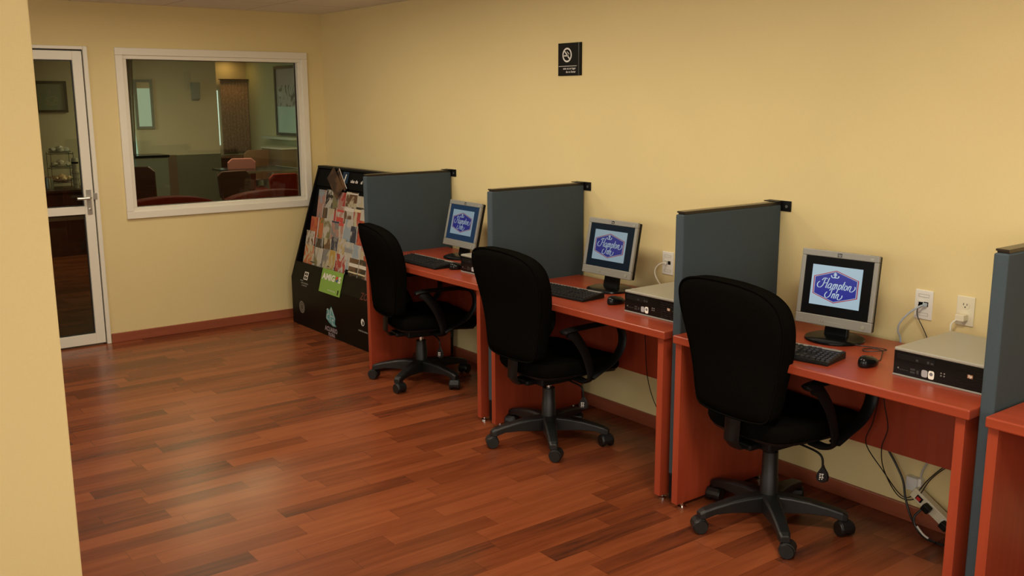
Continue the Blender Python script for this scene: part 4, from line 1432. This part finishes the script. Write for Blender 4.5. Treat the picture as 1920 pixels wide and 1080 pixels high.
# ---------------------------------------------------------------- brochures, one object each
W_, CR, RD, OR, BL, NV, GN, OL, BR, PK, GY, DK, YL, TL, LB = (0.62, 0.58, 0.50), (0.60, 0.52, 0.34), (0.50, 0.05, 0.04), (0.62, 0.16, 0.05), (0.06, 0.14, 0.32), (0.02, 0.03, 0.07), (0.10, 0.20, 0.05), (0.24, 0.22, 0.10), (0.16, 0.08, 0.04), (0.52, 0.27, 0.22), (0.24, 0.24, 0.24), (0.03, 0.022, 0.018), (0.55, 0.36, 0.07), (0.16, 0.28, 0.28), (0.36, 0.44, 0.50)
# (x0, x1, v_top, row, inks, bands, label words)
BRO = [
    (0.266, 0.385, 0.705, 0, (W_, PK, LB), None, 'white and pink brochure at the left end of the top row'),
    (0.388, 0.505, 0.713, 0, (GY, W_, DK), [(0.15, 0.17, DK)], 'grey striped brochure, second from the left in the top row'),
    (0.508, 0.592, 0.688, 0, (CR, GY, OL), None, 'beige brochure between the grey one and the red one in the top row'),
    (0.595, 0.706, 0.708, 0, (RD, PK, RD), None, 'bright red brochure in the top row'),
    (0.712, 0.876, 0.718, 0, (BR, CR, BR), [(0.198, 0.208, W_)], 'wide brown magazine with pale curves in the top row'),
    (0.880, 0.985, 0.699, 0, (CR, W_, CR), [(0.085, 0.115, DK)], 'cream brochure with a black picture band in the top row'),
    (0.988, 1.095, 0.708, 0, (OL, YL, OL), [(0.12, 0.13, CR), (0.15, 0.16, CR), (0.18, 0.19, CR)], 'olive yellow striped brochure next to the partition in the top row'),
    (0.300, 0.385, 0.600, 1, (BR, GY, PK), None, 'dull reddish brochure at the left end of the second row'),
    (0.401, 0.474, 0.574, 1, (DK, BR, DK), None, 'dark brown brochure low in the second row'),
    (0.478, 0.579, 0.574, 1, (W_, CR, W_), [(0.07, 0.075, GY)], 'plain pale yellow booklet in the second row'),
    (0.583, 0.612, 0.588, 1, (RD, BR, RD), None, 'thin dark red brochure squeezed beside the pale yellow booklet'),
    (0.615, 0.731, 0.606, 1, (PK, W_, PK), [(0.09, 0.13, RD), (0.17, 0.185, RD)], 'pink brochure with red stripes in the second row'),
    (0.736, 0.870, 0.610, 1, (YL, W_, BR), [(0.185, 0.21, W_)], 'white topped brochure with a yellow picture in the second row'),
    (0.880, 0.980, 0.602, 1, (GN, RD, CR), [(0.19, 0.21, CR)], 'green and red fruit picture brochure in the second row'),
    (0.984, 1.045, 0.607, 1, (W_, W_, CR), None, 'narrow white brochure beside the fruit picture brochure'),
    (1.055, 1.150, 0.600, 1, (DK, GY, OL), None, 'dark green brochure next to the partition in the second row'),
    (0.250, 0.370, 0.490, 2, (OR, RD, OR), None, 'orange brochure at the left end of the third row'),
    (0.384, 0.460, 0.492, 2, (BR, GN, OR), None, 'brown and green brochure right of the orange one'),
    (0.464, 0.580, 0.496, 2, (CR, W_, OL), None, 'cream brochure in the third row, right of the brown and green one'),
    (0.592, 0.705, 0.489, 2, (GY, PK, GY), [(0.195, 0.207, NV)], 'grey mauve brochure with a navy top edge in the third row'),
    (0.709, 0.780, 0.484, 2, (CR, W_, PK), [(0.180, 0.207, RD)], 'cream brochure with a red top band in the third row'),
    (0.784, 0.895, 0.520, 2, (TL, W_, LB), None, 'tall teal and white brochure in the third row'),
    (0.898, 0.980, 0.478, 2, (NV, W_, NV), None, 'navy and white brochure in the third row'),
    (0.990, 1.110, 0.528, 2, (RD, OR, RD), None, 'red orange brochure behind the top of the farthest chair'),
    (0.232, 0.352, 0.380, 3, (GY, W_, BR), None, 'grey photo brochure at the left end of the fourth row'),
    (0.394, 0.512, 0.338, 3, (OL, DK, GY), None, 'dark olive brochure low in the fourth row'),
    (0.534, 0.640, 0.352, 3, (PK, CR, BR), None, 'pinkish beige brochure in the fourth row'),
    (0.644, 0.752, 0.372, 3, (BL, GY, NV), [(0.07, 0.09, GY)], 'blue and grey brochure in the fourth row'),
    (0.757, 0.858, 0.374, 3, (CR, YL, W_), None, 'cream yellow brochure in the fourth row'),
    (0.862, 0.988, 0.360, 3, (W_, LB, W_), [(0.12, 0.15, GY)], 'white brochure with pale blue lettering in the fourth row'),
    (0.992, 1.100, 0.352, 3, (OL, W_, LB), None, 'olive and white brochure in the fourth row beside the chair back'),
    (1.105, 1.200, 0.345, 3, (PK, CR, PK), None, 'pale pink brochure at the right of the fourth row beside the chair back'),
    (0.246, 0.392, 0.272, 4, (W_, OR, CR), None, 'white and rust red brochure at the left end of the bottom row'),
    (0.408, 0.532, 0.268, 4, (DK, OL, W_), None, 'dark brochure with a white figure in the bottom row'),
    (0.548, 0.643, 0.272, 4, (W_, CR, GY), None, 'white brochure with faint lettering in the bottom row'),
    (0.648, 0.748, 0.274, 4, (CR, CR, YL), None, 'plain cream yellow brochure in the bottom row'),
    (0.765, 0.913, 0.262, 4, (BL, RD, W_), None, 'blue brochure with white and red picture above the green sign'),
    (0.970, 1.102, 0.256, 4, (DK, BR, DK), [(0.05, 0.058, CR), (0.085, 0.095, CR), (0.13, 0.155, W_)], 'dark brown brochure with white lettering, the left of a pair'),
    (1.109, 1.218, 0.260, 4, (DK, BR, DK), [(0.05, 0.058, CR), (0.085, 0.095, CR), (0.13, 0.155, W_)], 'dark brown brochure with white lettering, the right of a pair'),
    (1.227, 1.310, 0.250, 4, (CR, PK, CR), None, 'cream brochure at the right end of the bottom row'),
]
phi = math.atan2(tv.y, tv.z)             # slope of the rack from upright
for i, (x0_, x1_, vt, row, inks, bands, lab) in enumerate(BRO):
    w = x1_ - x0_
    vb = VB[row]
    h = min(0.215, max(0.17, vt - vb - 0.002))
    foot = rk((x0_ + x1_) / 2, vb + 0.001, -0.040)
    top = rk((x0_ + x1_) / 2, vt, -0.012 if row < 4 else -0.022)
    d = (top - foot)
    h = d.length
    ang = math.atan2(d.y, d.z)
    th = 0.004 + 0.004 * random.random()
    t = thing('brochure', tuple(foot))
    t.rotation_euler = (-ang, 0, R(random.uniform(-1.5, 1.5)))
    tag(t, lab, 'brochure', 'brochures in the black rack')
    MB().box(-w / 2, w / 2, -th / 2, th / 2, 0, h).build('pages', 'paper', t)
    cm = blotchy('brochure_cover', [tuple(q * 0.72 for q in k_) for k_ in inks], 9 + 12 * random.random(), (1, 1, 0.7), i * 1.37 + 0.5, 0.4, bands)
    MB().box(-w / 2, w / 2, -th / 2 - 0.0008, -th / 2, 0, h).build('front_cover', cm, t)
# two folded leaflets leaning out of the top row
lb1 = thing('leaning_leaflet', tuple(rk(0.640, 0.690, 0.006)))
lb1.matrix_world = Matrix.Translation(rk(0.640, 0.690, 0.006)) @ Matrix.Rotation(-phi, 4, 'X') @ Matrix.Rotation(R(-56), 4, 'Y')
tag(lb1, 'brown folded leaflet leaning left out of the top row', 'leaflet', 'leaflets leaning at the rack top')
MB().prism([(-0.055, 0.0), (0.055, 0.0), (0.055, 0.27), (-0.055, 0.27)], lambda u, v_, w: (u, -w, v_), 0.003).build('front_cover', blotchy('leaflet_cover', ((0.10, 0.05, 0.025), (0.05, 0.03, 0.02), (0.13, 0.07, 0.035)), 7, (1, 1, 1), 3.3, 0.3), lb1)
lb2 = thing('leaning_leaflet', tuple(rk(0.708, 0.728, 0.001)))
lb2.matrix_world = Matrix.Translation(rk(0.708, 0.728, 0.001)) @ Matrix.Rotation(-phi, 4, 'X') @ Matrix.Rotation(R(-53), 4, 'Y')
tag(lb2, 'narrow pale edged leaflet leaning behind the brown one at the rack top', 'leaflet', 'leaflets leaning at the rack top')
MB().prism([(-0.022, 0.0), (0.010, 0.0), (0.010, 0.235), (-0.022, 0.235)], lambda u, v_, w: (u, -w, v_), 0.002).build('front_cover', blotchy('leaflet_cover_grey', (BR, DK, BR), 9, (1, 1, 1), 5.3, 0.3), lb2)
MB().prism([(0.010, 0.0), (0.014, 0.0), (0.014, 0.235), (0.010, 0.235)], lambda u, v_, w: (u, -w, v_), 0.003).build('page_edge', 'paper', lb2)

# ---------------------------------------------------------------- breakfast room behind the glass
BX = -7.0
struct(MB().box(BX - 0.12, BX, -0.2, 1.785, 0, CH).build('wall_breakfast_far', 'wall_b'))
struct(MB().box(-5.12, -5.0, Y0, -0.22, 0, CH).build('wall_breakfast_left', 'wall_b'))
struct(MB().box(-7.62, -7.5, 1.6, 2.6, 0, CH).build('wall_recess', 'wall_b'))
struct(MB().box(-7.62, -0.12, 2.45, 2.6, 0, CH).build('wall_breakfast_right', principled('pale_green_wall', (0.48, 0.52, 0.33), 0.8)))
wn = MB()
wn.box(BX, BX + 0.015, 0.30, 1.785, 0, 0.94)
struct(wn.build('trim_1', principled('grey_green_wainscot', (0.155, 0.160, 0.110), 0.5)))
struct(MB().box(BX + 0.015, BX + 0.02, 0.88, 1.13, 0, 0.945).build('trim_2', principled('brown_wainscot', (0.17, 0.115, 0.070), 0.5)))
# wall sconce
sc_ = thing('wall_sconce', (BX, 1.46, 1.835))
tag(sc_, 'grey slanted wall sconce seen through the big window', 'sconce')
MB().prism([(0, -0.13), (0.07, -0.10), (0.09, 0.13), (0, 0.13)], lambda u, v_, w: (u, -0.055 + w, v_), 0.11).build('sconce_shade', principled('sconce_grey', (0.24, 0.27, 0.25), 0.5), sc_, bevel=0.005)
# wall mirror in a thick grey frame, reflected daylight put in as emission
mir3 = thing('wall_mirror', (BX, 0.725, 1.66))
struct(mir3)
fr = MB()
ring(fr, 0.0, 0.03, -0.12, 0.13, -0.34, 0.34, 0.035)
fr.build('window_frame', principled('grey_green_frame', (0.20, 0.23, 0.20), 0.5), mir3)  # frame of the wall mirror
MB().box(0.004, 0.010, -0.085, 0.095, -0.305, 0.22).build('sheer_curtain', emissive('reflected_daylight', (0.40, 0.55, 0.45), 0.75), mir3)  # mirror glass glows in place of the curtain it reflects
MB().box(0.004, 0.014, -0.085, 0.095, 0.22, 0.305).build('reflected_blind', principled('cream_reflected_blind', (0.7, 0.6, 0.4), 0.7), mir3)
# curtain with daylight behind it at the left edge
cu = thing('sheer_curtain', (BX + 0.06, 0.53, 0.98))
tag(cu, 'bright pale green sheer curtain hanging left of the framed mirror', 'curtain')
pl_ = MB()
vs_, fs_ = [], []
n = 24
for k in range(n + 1):
    u = k / n
    for z, w in ((0.0, 0.125), (0.35, 0.10), (0.9, 0.055), (1.25, 0.02)):
        vs_.append((0.012 * math.sin(u * 19), -0.075 + w * u + 0.02 * z, z))
for k in range(n):
    for j in range(3):
        a = k * 4 + j
        fs_.append((a, a + 4, a + 5, a + 1))
pl_.add(vs_, fs_)
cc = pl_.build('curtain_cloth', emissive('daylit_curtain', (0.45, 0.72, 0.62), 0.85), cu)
cc.modifiers.new('solid', 'SOLIDIFY').thickness = 0.004
dc = thing('side_curtain', (BX + 0.12, 0.565, 0.95))
tag(dc, 'narrow brown curtain strip at the left edge of the big window view', 'curtain')
vs_, fs_ = [], []
for k in range(13):
    u = k / 12
    for z, x0 in ((0.0, 0.02), (0.6, 0.045), (1.35, 0.09)):
        vs_.append((0.02 * math.sin(u * 12) , -0.09 + x0 * 0 + u * (0.055 + x0 * 0.6), z))
for k in range(12):
    for j in range(2):
        a = k * 3 + j
        fs_.append((a, a + 3, a + 4, a + 1))
dq = MB().add(vs_, fs_).build('curtain_cloth', principled('brown_cloth', (0.16, 0.13, 0.09), 0.9), dc)
dq.modifiers.new('solid', 'SOLIDIFY').thickness = 0.004
# cabinet with a dark top below the curtain
cb = thing('sideboard', (-6.72, 0.66, 0))
tag(cb, 'grey green sideboard with a dark top below the bright curtain', 'sideboard')
MB().box(-0.22, 0.22, -0.24, 0.19, 0.0, 0.945).build('body', principled('sideboard_green', (0.15, 0.17, 0.125), 0.5), cb)
MB().box(-0.24, 0.24, -0.26, 0.21, 0.945, 0.975).build('top', 'gloss_black', cb, bevel=0.003)
# recess with patterned brown curtain, amber light above and a slit of daylight
cr = thing('patterned_curtain', (-7.42, 2.22, 0.93))
tag(cr, 'brown speckled curtain hanging in the recess right of the pale wall', 'curtain')
pm, nt, b = new_mat('speckled_curtain')
tc = nt.nodes.new('ShaderNodeTexCoord')
mp = nt.nodes.new('ShaderNodeMapping')
mp.inputs['Scale'].default_value = (30, 30, 12)
no = nt.nodes.new('ShaderNodeTexNoise')
no.inputs['Scale'].default_value = 3
no.inputs['Detail'].default_value = 4
rp = nt.nodes.new('ShaderNodeValToRGB')
rp.color_ramp.elements[0].position = 0.45
rp.color_ramp.elements[0].color = (0.26, 0.165, 0.12, 1)
rp.color_ramp.elements[1].position = 0.7
rp.color_ramp.elements[1].color = (0.46, 0.34, 0.27, 1)
nt.links.new(tc.outputs['Object'], mp.inputs[0])
nt.links.new(mp.outputs[0], no.inputs['Vector'])
nt.links.new(no.outputs['Fac'], rp.inputs[0])
nt.links.new(rp.outputs[0], b.inputs['Base Color'])
b.inputs['Roughness'].default_value = 0.9
vs_, fs_ = [], []
for k in range(61):
    u = k / 60
    for z in (0, 0.55, 1.09):
        vs_.append((0.005 * math.sin(u * 55), -0.22 + 0.44 * u, z))
for k in range(60):
    for j in range(2):
        a = k * 3 + j
        fs_.append((a, a + 3, a + 4, a + 1))
cq = MB().add(vs_, fs_).build('curtain_cloth', pm, cr, smooth=True)
cq.modifiers.new('solid', 'SOLIDIFY').thickness = 0.004
MB().box(-0.03, 0.03, -0.23, 0.23, 1.09, 1.10).build('curtain_rail', 'dark_wood', cr)
w4 = thing('window_4', (-7.495, 1.955, 1.42))
struct(w4)
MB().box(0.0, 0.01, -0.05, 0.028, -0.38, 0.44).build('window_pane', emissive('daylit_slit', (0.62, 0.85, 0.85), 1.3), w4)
# picture on the right wall and the ledge below it
pc_ = thing('framed_picture', (-5.98, 2.45, 1.70))
tag(pc_, 'large framed picture with a painted window reflection on the green wall, at the right of the window view', 'picture')
fm = MB()
for a in ((-0.42, 0.42, 0.45, 0.49), (-0.42, 0.42, -0.49, -0.45), (-0.42, -0.38, -0.45, 0.45), (0.38, 0.42, -0.45, 0.45)):
    fm.box(a[0], a[1], -0.035, 0.0, a[2], a[3])
fm.build('picture_frame', principled('dark_green_frame', (0.03, 0.04, 0.035), 0.4), pc_)
MB().box(-0.38, 0.38, -0.018, -0.005, -0.45, 0.45).build('print', blotchy('window_reflection_print', ((0.30, 0.33, 0.35), (0.10, 0.13, 0.12), (0.36, 0.40, 0.40)), 5, (1, 1, 1), 2.0, 0.2, [(0.22, 0.46, (0.36, 0.37, 0.40)), (-0.46, -0.08, (0.40, 0.62, 0.60))]), pc_)  # window and trees reflected in the glass, painted as colour bands
lg_ = thing('wall_ledge', (-6.15, 2.45, 1.175))
tag(lg_, 'pale wall ledge under the large framed picture', 'shelf')
MB().box(-0.55, 0.50, -0.14, 0, -0.018, 0.018).build('ledge_board', principled('pale_ledge', (0.42, 0.50, 0.44), 0.4), lg_, bevel=0.002)
# brown cabinet at the right
bc = thing('side_cabinet', (-5.86, 2.26, 0))
tag(bc, 'tall brown side cabinet with a pale top under the ledge', 'cabinet')
MB().box(-0.33, 0.33, -0.17, 0.17, 0, 1.04).build('body', principled('tan_brown_cabinet', (0.13, 0.095, 0.055), 0.5), bc)
MB().box(-0.34, 0.34, -0.18, 0.18, 1.04, 1.06).build('top', principled('pale_top', (0.50, 0.52, 0.46), 0.3), bc)
# tables and chairs
bench = thing('window_bench', (-7.33, 2.12, 0))
tag(bench, 'long low dark bench along the wall below the speckled curtain', 'bench')
MB().box(-0.10, 0.25, -0.50, 0.25, 0.0, 0.86).build('bench_back', 'dark_wood', bench)
MB().box(-0.12, 0.27, -0.52, 0.27, 0.86, 0.89).build('bench_rail', 'chair_wood', bench, bevel=0.004)


def dining_chair(loc, rz, label, mat, wide=0.44, top=0.98, name='dining_chair'):
    t = thing(name, loc, rz)
    tag(t, label, 'chair', 'breakfast room chairs')
    MB().box(-wide / 2, wide / 2, -0.21, 0.21, 0.43, 0.48).build('seat', 'red_vinyl', t, bevel=0.012)
    pts = [(-wide / 2, 0.60), (wide / 2, 0.60), (wide / 2 + 0.005, top - 0.05), (wide / 2 - 0.05, top), (-wide / 2 + 0.05, top), (-wide / 2 - 0.005, top - 0.05)]
    MB().prism(pts, lambda u, v_, w: (u, -0.215 - w - 0.12 * (v_ - 0.5), v_), 0.03).build('backrest', mat, t, bevel=0.01)
    for sx in (-1, 1):
        for sy in (-1, 1):
            MB().tube([(sx * (wide / 2 - 0.03), sy * 0.18, 0.43), (sx * (wide / 2 - 0.02), sy * 0.20, 0.0)], 0.015, 8).build('leg', 'dark_wood', t)
        MB().tube([(sx * (wide / 2 - 0.03), -0.205, 0.44), (sx * (wide / 2 - 0.02), -0.235, 0.66)], 0.014, 8).build('back_post', 'dark_wood', t)
    return t


dining_chair((-6.25, 2.00, 0), R(95), 'wide brown wooden chair back behind the black table', 'chair_wood', 0.60, 1.03)
dining_chair((-4.9, 1.20, 0), R(80), 'mauve upholstered dining chair behind the black table', 'mauve', 0.34, 1.0)
dining_chair((-3.62, 0.80, 0), R(-80), 'dark dining chair at the near left corner of the black table', 'dark_wood', 0.42, 0.90)
dining_chair((-3.62, 1.36, 0), R(-95), 'dark red dining chair at the near right corner of the black table', 'red_vinyl', 0.38, 0.84)
dt = thing('dining_table', (-4.5, 1.30, 0))
tag(dt, 'black dining table with a steel edge seen through the window', 'table')
MB().box(-0.42, 0.42, -0.42, 0.42, 0.845, 0.870).build('table_top', 'gloss_black', dt)
te = MB()
te.box(0.42, 0.430, -0.43, 0.43, 0.845, 0.872)
te.box(-0.43, 0.43, 0.42, 0.430, 0.845, 0.872)
te.build('edge_strip', 'steel', dt)
for sx in (-1, 1):
    for sy in (-1, 1):
        MB().tube([(sx * 0.38, sy * 0.38, 0.845), (sx * 0.40, sy * 0.26 + (0.0), 0.0)], 0.012, 8).build('leg', 'steel', dt)
# red booth backs just behind the glass
for (x, y0_, y1_, z_, lab) in ((-1.1, -1.32, -0.52, 0.915, 'dark red rounded sofa back at the lower left of the window'), (-1.1, -0.42, 0.45, 0.92, 'dark red rounded sofa back at the lower right of the window')):
    bt = thing('sofa', (x, (y0_ + y1_) / 2, 0))
    tag(bt, lab, 'sofa', 'red sofas behind the glass')
    wv = (y1_ - y0_) / 2
    prof = [(-wv, 0.05), (wv, 0.05)] + [(wv * math.cos(R(a)) , z_ - 0.09 + 0.09 * math.sin(R(a))) for a in range(0, 181, 12)]
    MB().prism(prof, lambda u, v_, w: (w - 0.09, u, v_), 0.18).build('sofa_back', 'red_vinyl', bt, bevel=0.02)
    MB().box(-0.70, -0.09, -wv + 0.02, wv - 0.02, 0.10, 0.44).build('sofa_seat', 'red_vinyl', bt, bevel=0.03)
    for sx in (-0.62, 0.03):
        for sy in (-wv + 0.08, wv - 0.08):
            MB().tube([(sx, sy, 0.10), (sx, sy, 0.0)], 0.02, 8).build('leg', 'dark_wood', bt)
# tall dark red chair seen at the far left of the view
dining_chair((-3.3, -0.47, 0), R(60), 'dark chair leaning into view at the left edge of the window', 'dark_wood', 0.40, 1.05)

# things seen through the glazed door
dpic = thing('framed_picture', (-5.0, -0.905, 1.755))
tag(dpic, 'dark framed picture of a coffee cup seen through the glazed door', 'picture')
fm = MB()
for a in ((-0.17, 0.17, 0.148, 0.175), (-0.17, 0.17, -0.175, -0.148), (-0.17, -0.143, -0.148, 0.148), (0.143, 0.17, -0.148, 0.148)):
    fm.box(0, 0.025, a[0], a[1], a[2], a[3])
fm.build('picture_frame', 'gloss_black', dpic)
pr_ = MB().box(0.002, 0.008, -0.143, 0.143, -0.148, 0.148).build('print', principled('green_print_ground', (0.17, 0.22, 0.15), 0.4), dpic)
cp = MB()
cfr = lambda u, v_, w: (0.0085, u, v_)
for ln in ([(-0.05, -0.02), (-0.03, -0.06), (0.02, -0.065), (0.045, -0.02), (0.05, 0.0)], [(-0.05, -0.02), (0.0, 0.0), (0.05, 0.0)], [(0.045, -0.01), (0.07, -0.02), (0.06, -0.045), (0.035, -0.045)], [(-0.01, 0.02), (-0.02, 0.045), (0.0, 0.06), (-0.01, 0.085)], [(-0.07, -0.075), (0.0, -0.09), (0.06, -0.08)]):
    pen(cp, ln, cfr, 0.004, 0.8)
cp.build('cup_drawing', principled('cup_brown', (0.33, 0.30, 0.18), 0.6), pr_)

ctr = thing('coffee_counter', (-4.72, -1.25, 0))
tag(ctr, 'dark counter under the pastry stand behind the glazed door', 'counter')
MB().box(-0.28, 0.28, -0.85, 0.85, 0.0, 0.71).build('counter_body', 'dark_wood', ctr)
MB().box(-0.28, 0.32, -0.87, 0.87, 0.71, 0.74).build('counter_top', 'dark_wood', ctr, bevel=0.003)
MB().box(0.28, 0.285, -0.10, 0.50, 0.40, 0.44).build('kick_rail', 'steel', ctr)

st = thing('pastry_stand', (-4.78, -0.915, 0.74))
tag(st, 'three tier wire stand with wrapped pastries behind the glazed door', 'pastry stand')
wr = MB()
for sx in (-0.10, 0.10):
    for sy in (-0.12, 0.12):
        wr.tube([(sx, sy, 0.0), (sx, sy * 0.98, 0.40)], 0.003, 6)
for z in (0.06, 0.22, 0.38):
    wr.tube([(-0.10, -0.12, z), (0.10, -0.12, z), (0.10, 0.12, z), (-0.10, 0.12, z), (-0.10, -0.12, z)], 0.003, 6)
wr.build('wire_frame', 'black', st)
for z in (0.062, 0.222, 0.382):
    MB().lathe([(0.07, 0.0), (0.115, 0.015), (0.12, 0.028), (0.11, 0.02), (0.05, 0.006)], (0, 0, z), 20).build('tray', principled('tray_glass', (0.25, 0.26, 0.22), 0.2), st)
k = 0
pg = ['top', 'middle', 'bottom']
for ti, z in enumerate((0.382, 0.222, 0.062)):
    for j in range(5):
        a = (j - 1) * PI / 2
        rad = 0.060 if j else 0.0
        zc = z + 0.046 + (0.022 if j == 0 else 0)
        bmx = bmesh.new()
        bmesh.ops.create_icosphere(bmx, subdivisions=2, radius=0.034)
        rnd = random.Random(ti * 10 + j)
        vv = []
        for v in bmx.verts:
            s = 1 + 0.22 * rnd.uniform(-1, 1)
            vv.append((v.co.x * s * 1.1, v.co.y * s * 1.15, v.co.z * s * 0.75))
        ff_ = [tuple(q.index for q in f.verts) for f in bmx.faces]
        bmx.free()
        o = MB().add(vv, ff_).build('wrapped_pastry', principled('pastry_wrap', ((0.62, 0.61, 0.54), (0.66, 0.60, 0.48), (0.80, 0.58, 0.34))[ti], 0.35), smooth=True)
        o.location = (-4.78 + rad * math.cos(a), -0.915 + rad * math.sin(a) * 1.15, 0.74 + zc)
        tag(o, ['clear wrapped pastry %s on the top tier of the wire stand', 'pale wrapped pastry %s on the middle tier of the wire stand', 'golden pastry %s on the bottom tier of the wire stand'][ti] % ['heaped above the others', 'at the front', 'at the right', 'at the back', 'at the left'][j], 'pastry', 'pastries on the %s tier' % pg[ti])
tp = thing('cup_tower', (-4.60, -0.805, 0.74))
tag(tp, 'tall stack of pale paper cups in a wire holder by the door handle', 'cup dispenser')
MB().lathe([(0.030, 0.0), (0.038, 0.20), (0.030, 0.202), (0.036, 0.27), (0.036, 0.31), (0.030, 0.34), (0.010, 0.342)], (0, 0, 0), 20).build('cup_stack', principled('pale_cup', (0.55, 0.50, 0.38), 0.5), tp, smooth=True)
MB().lathe([(0.0372, 0.275), (0.0372, 0.295)], (0, 0, 0), 20).build('cup_band', 'gloss_black', tp)
wr = MB()
for z in (0.05, 0.11, 0.17):
    wr.tube([(0.05 * math.cos(2 * PI * i / 12), 0.05 * math.sin(2 * PI * i / 12), z) for i in range(13)], 0.0025, 5)
for a in (0.3, 2.4, 4.5):
    wr.tube([(0.05 * math.cos(a), 0.05 * math.sin(a), 0.0), (0.05 * math.cos(a), 0.05 * math.sin(a), 0.18)], 0.0025, 5)
wr.build('wire_holder', 'chrome', tp)
jg = thing('steel_jug', (-4.66, -1.075, 0.74))
tag(jg, 'small steel jug left of the pastry stand', 'jug')
MB().lathe([(0.045, 0.0), (0.045, 0.10), (0.038, 0.125), (0.040, 0.135)], (0, 0, 0), 20).build('jug_body', 'steel', jg, smooth=True)
MB().tube(catmull([(0.0, -0.042, 0.11), (0.0, -0.075, 0.10), (0.0, -0.075, 0.04), (0.0, -0.044, 0.03)], 4), 0.005, 6).build('jug_handle', 'black', jg)
cf = thing('coffee_machine', (-4.80, -1.215, 0.74))
tag(cf, 'tall dark coffee machine at the left edge of the door glass', 'coffee machine')
MB().box(-0.14, 0.14, -0.09, 0.075, 0.0, 0.62).build('machine_body', 'black', cf, bevel=0.02)
MB().box(0.14, 0.17, -0.05, 0.04, 0.30, 0.36).build('spout', 'gloss_black', cf, bevel=0.005)
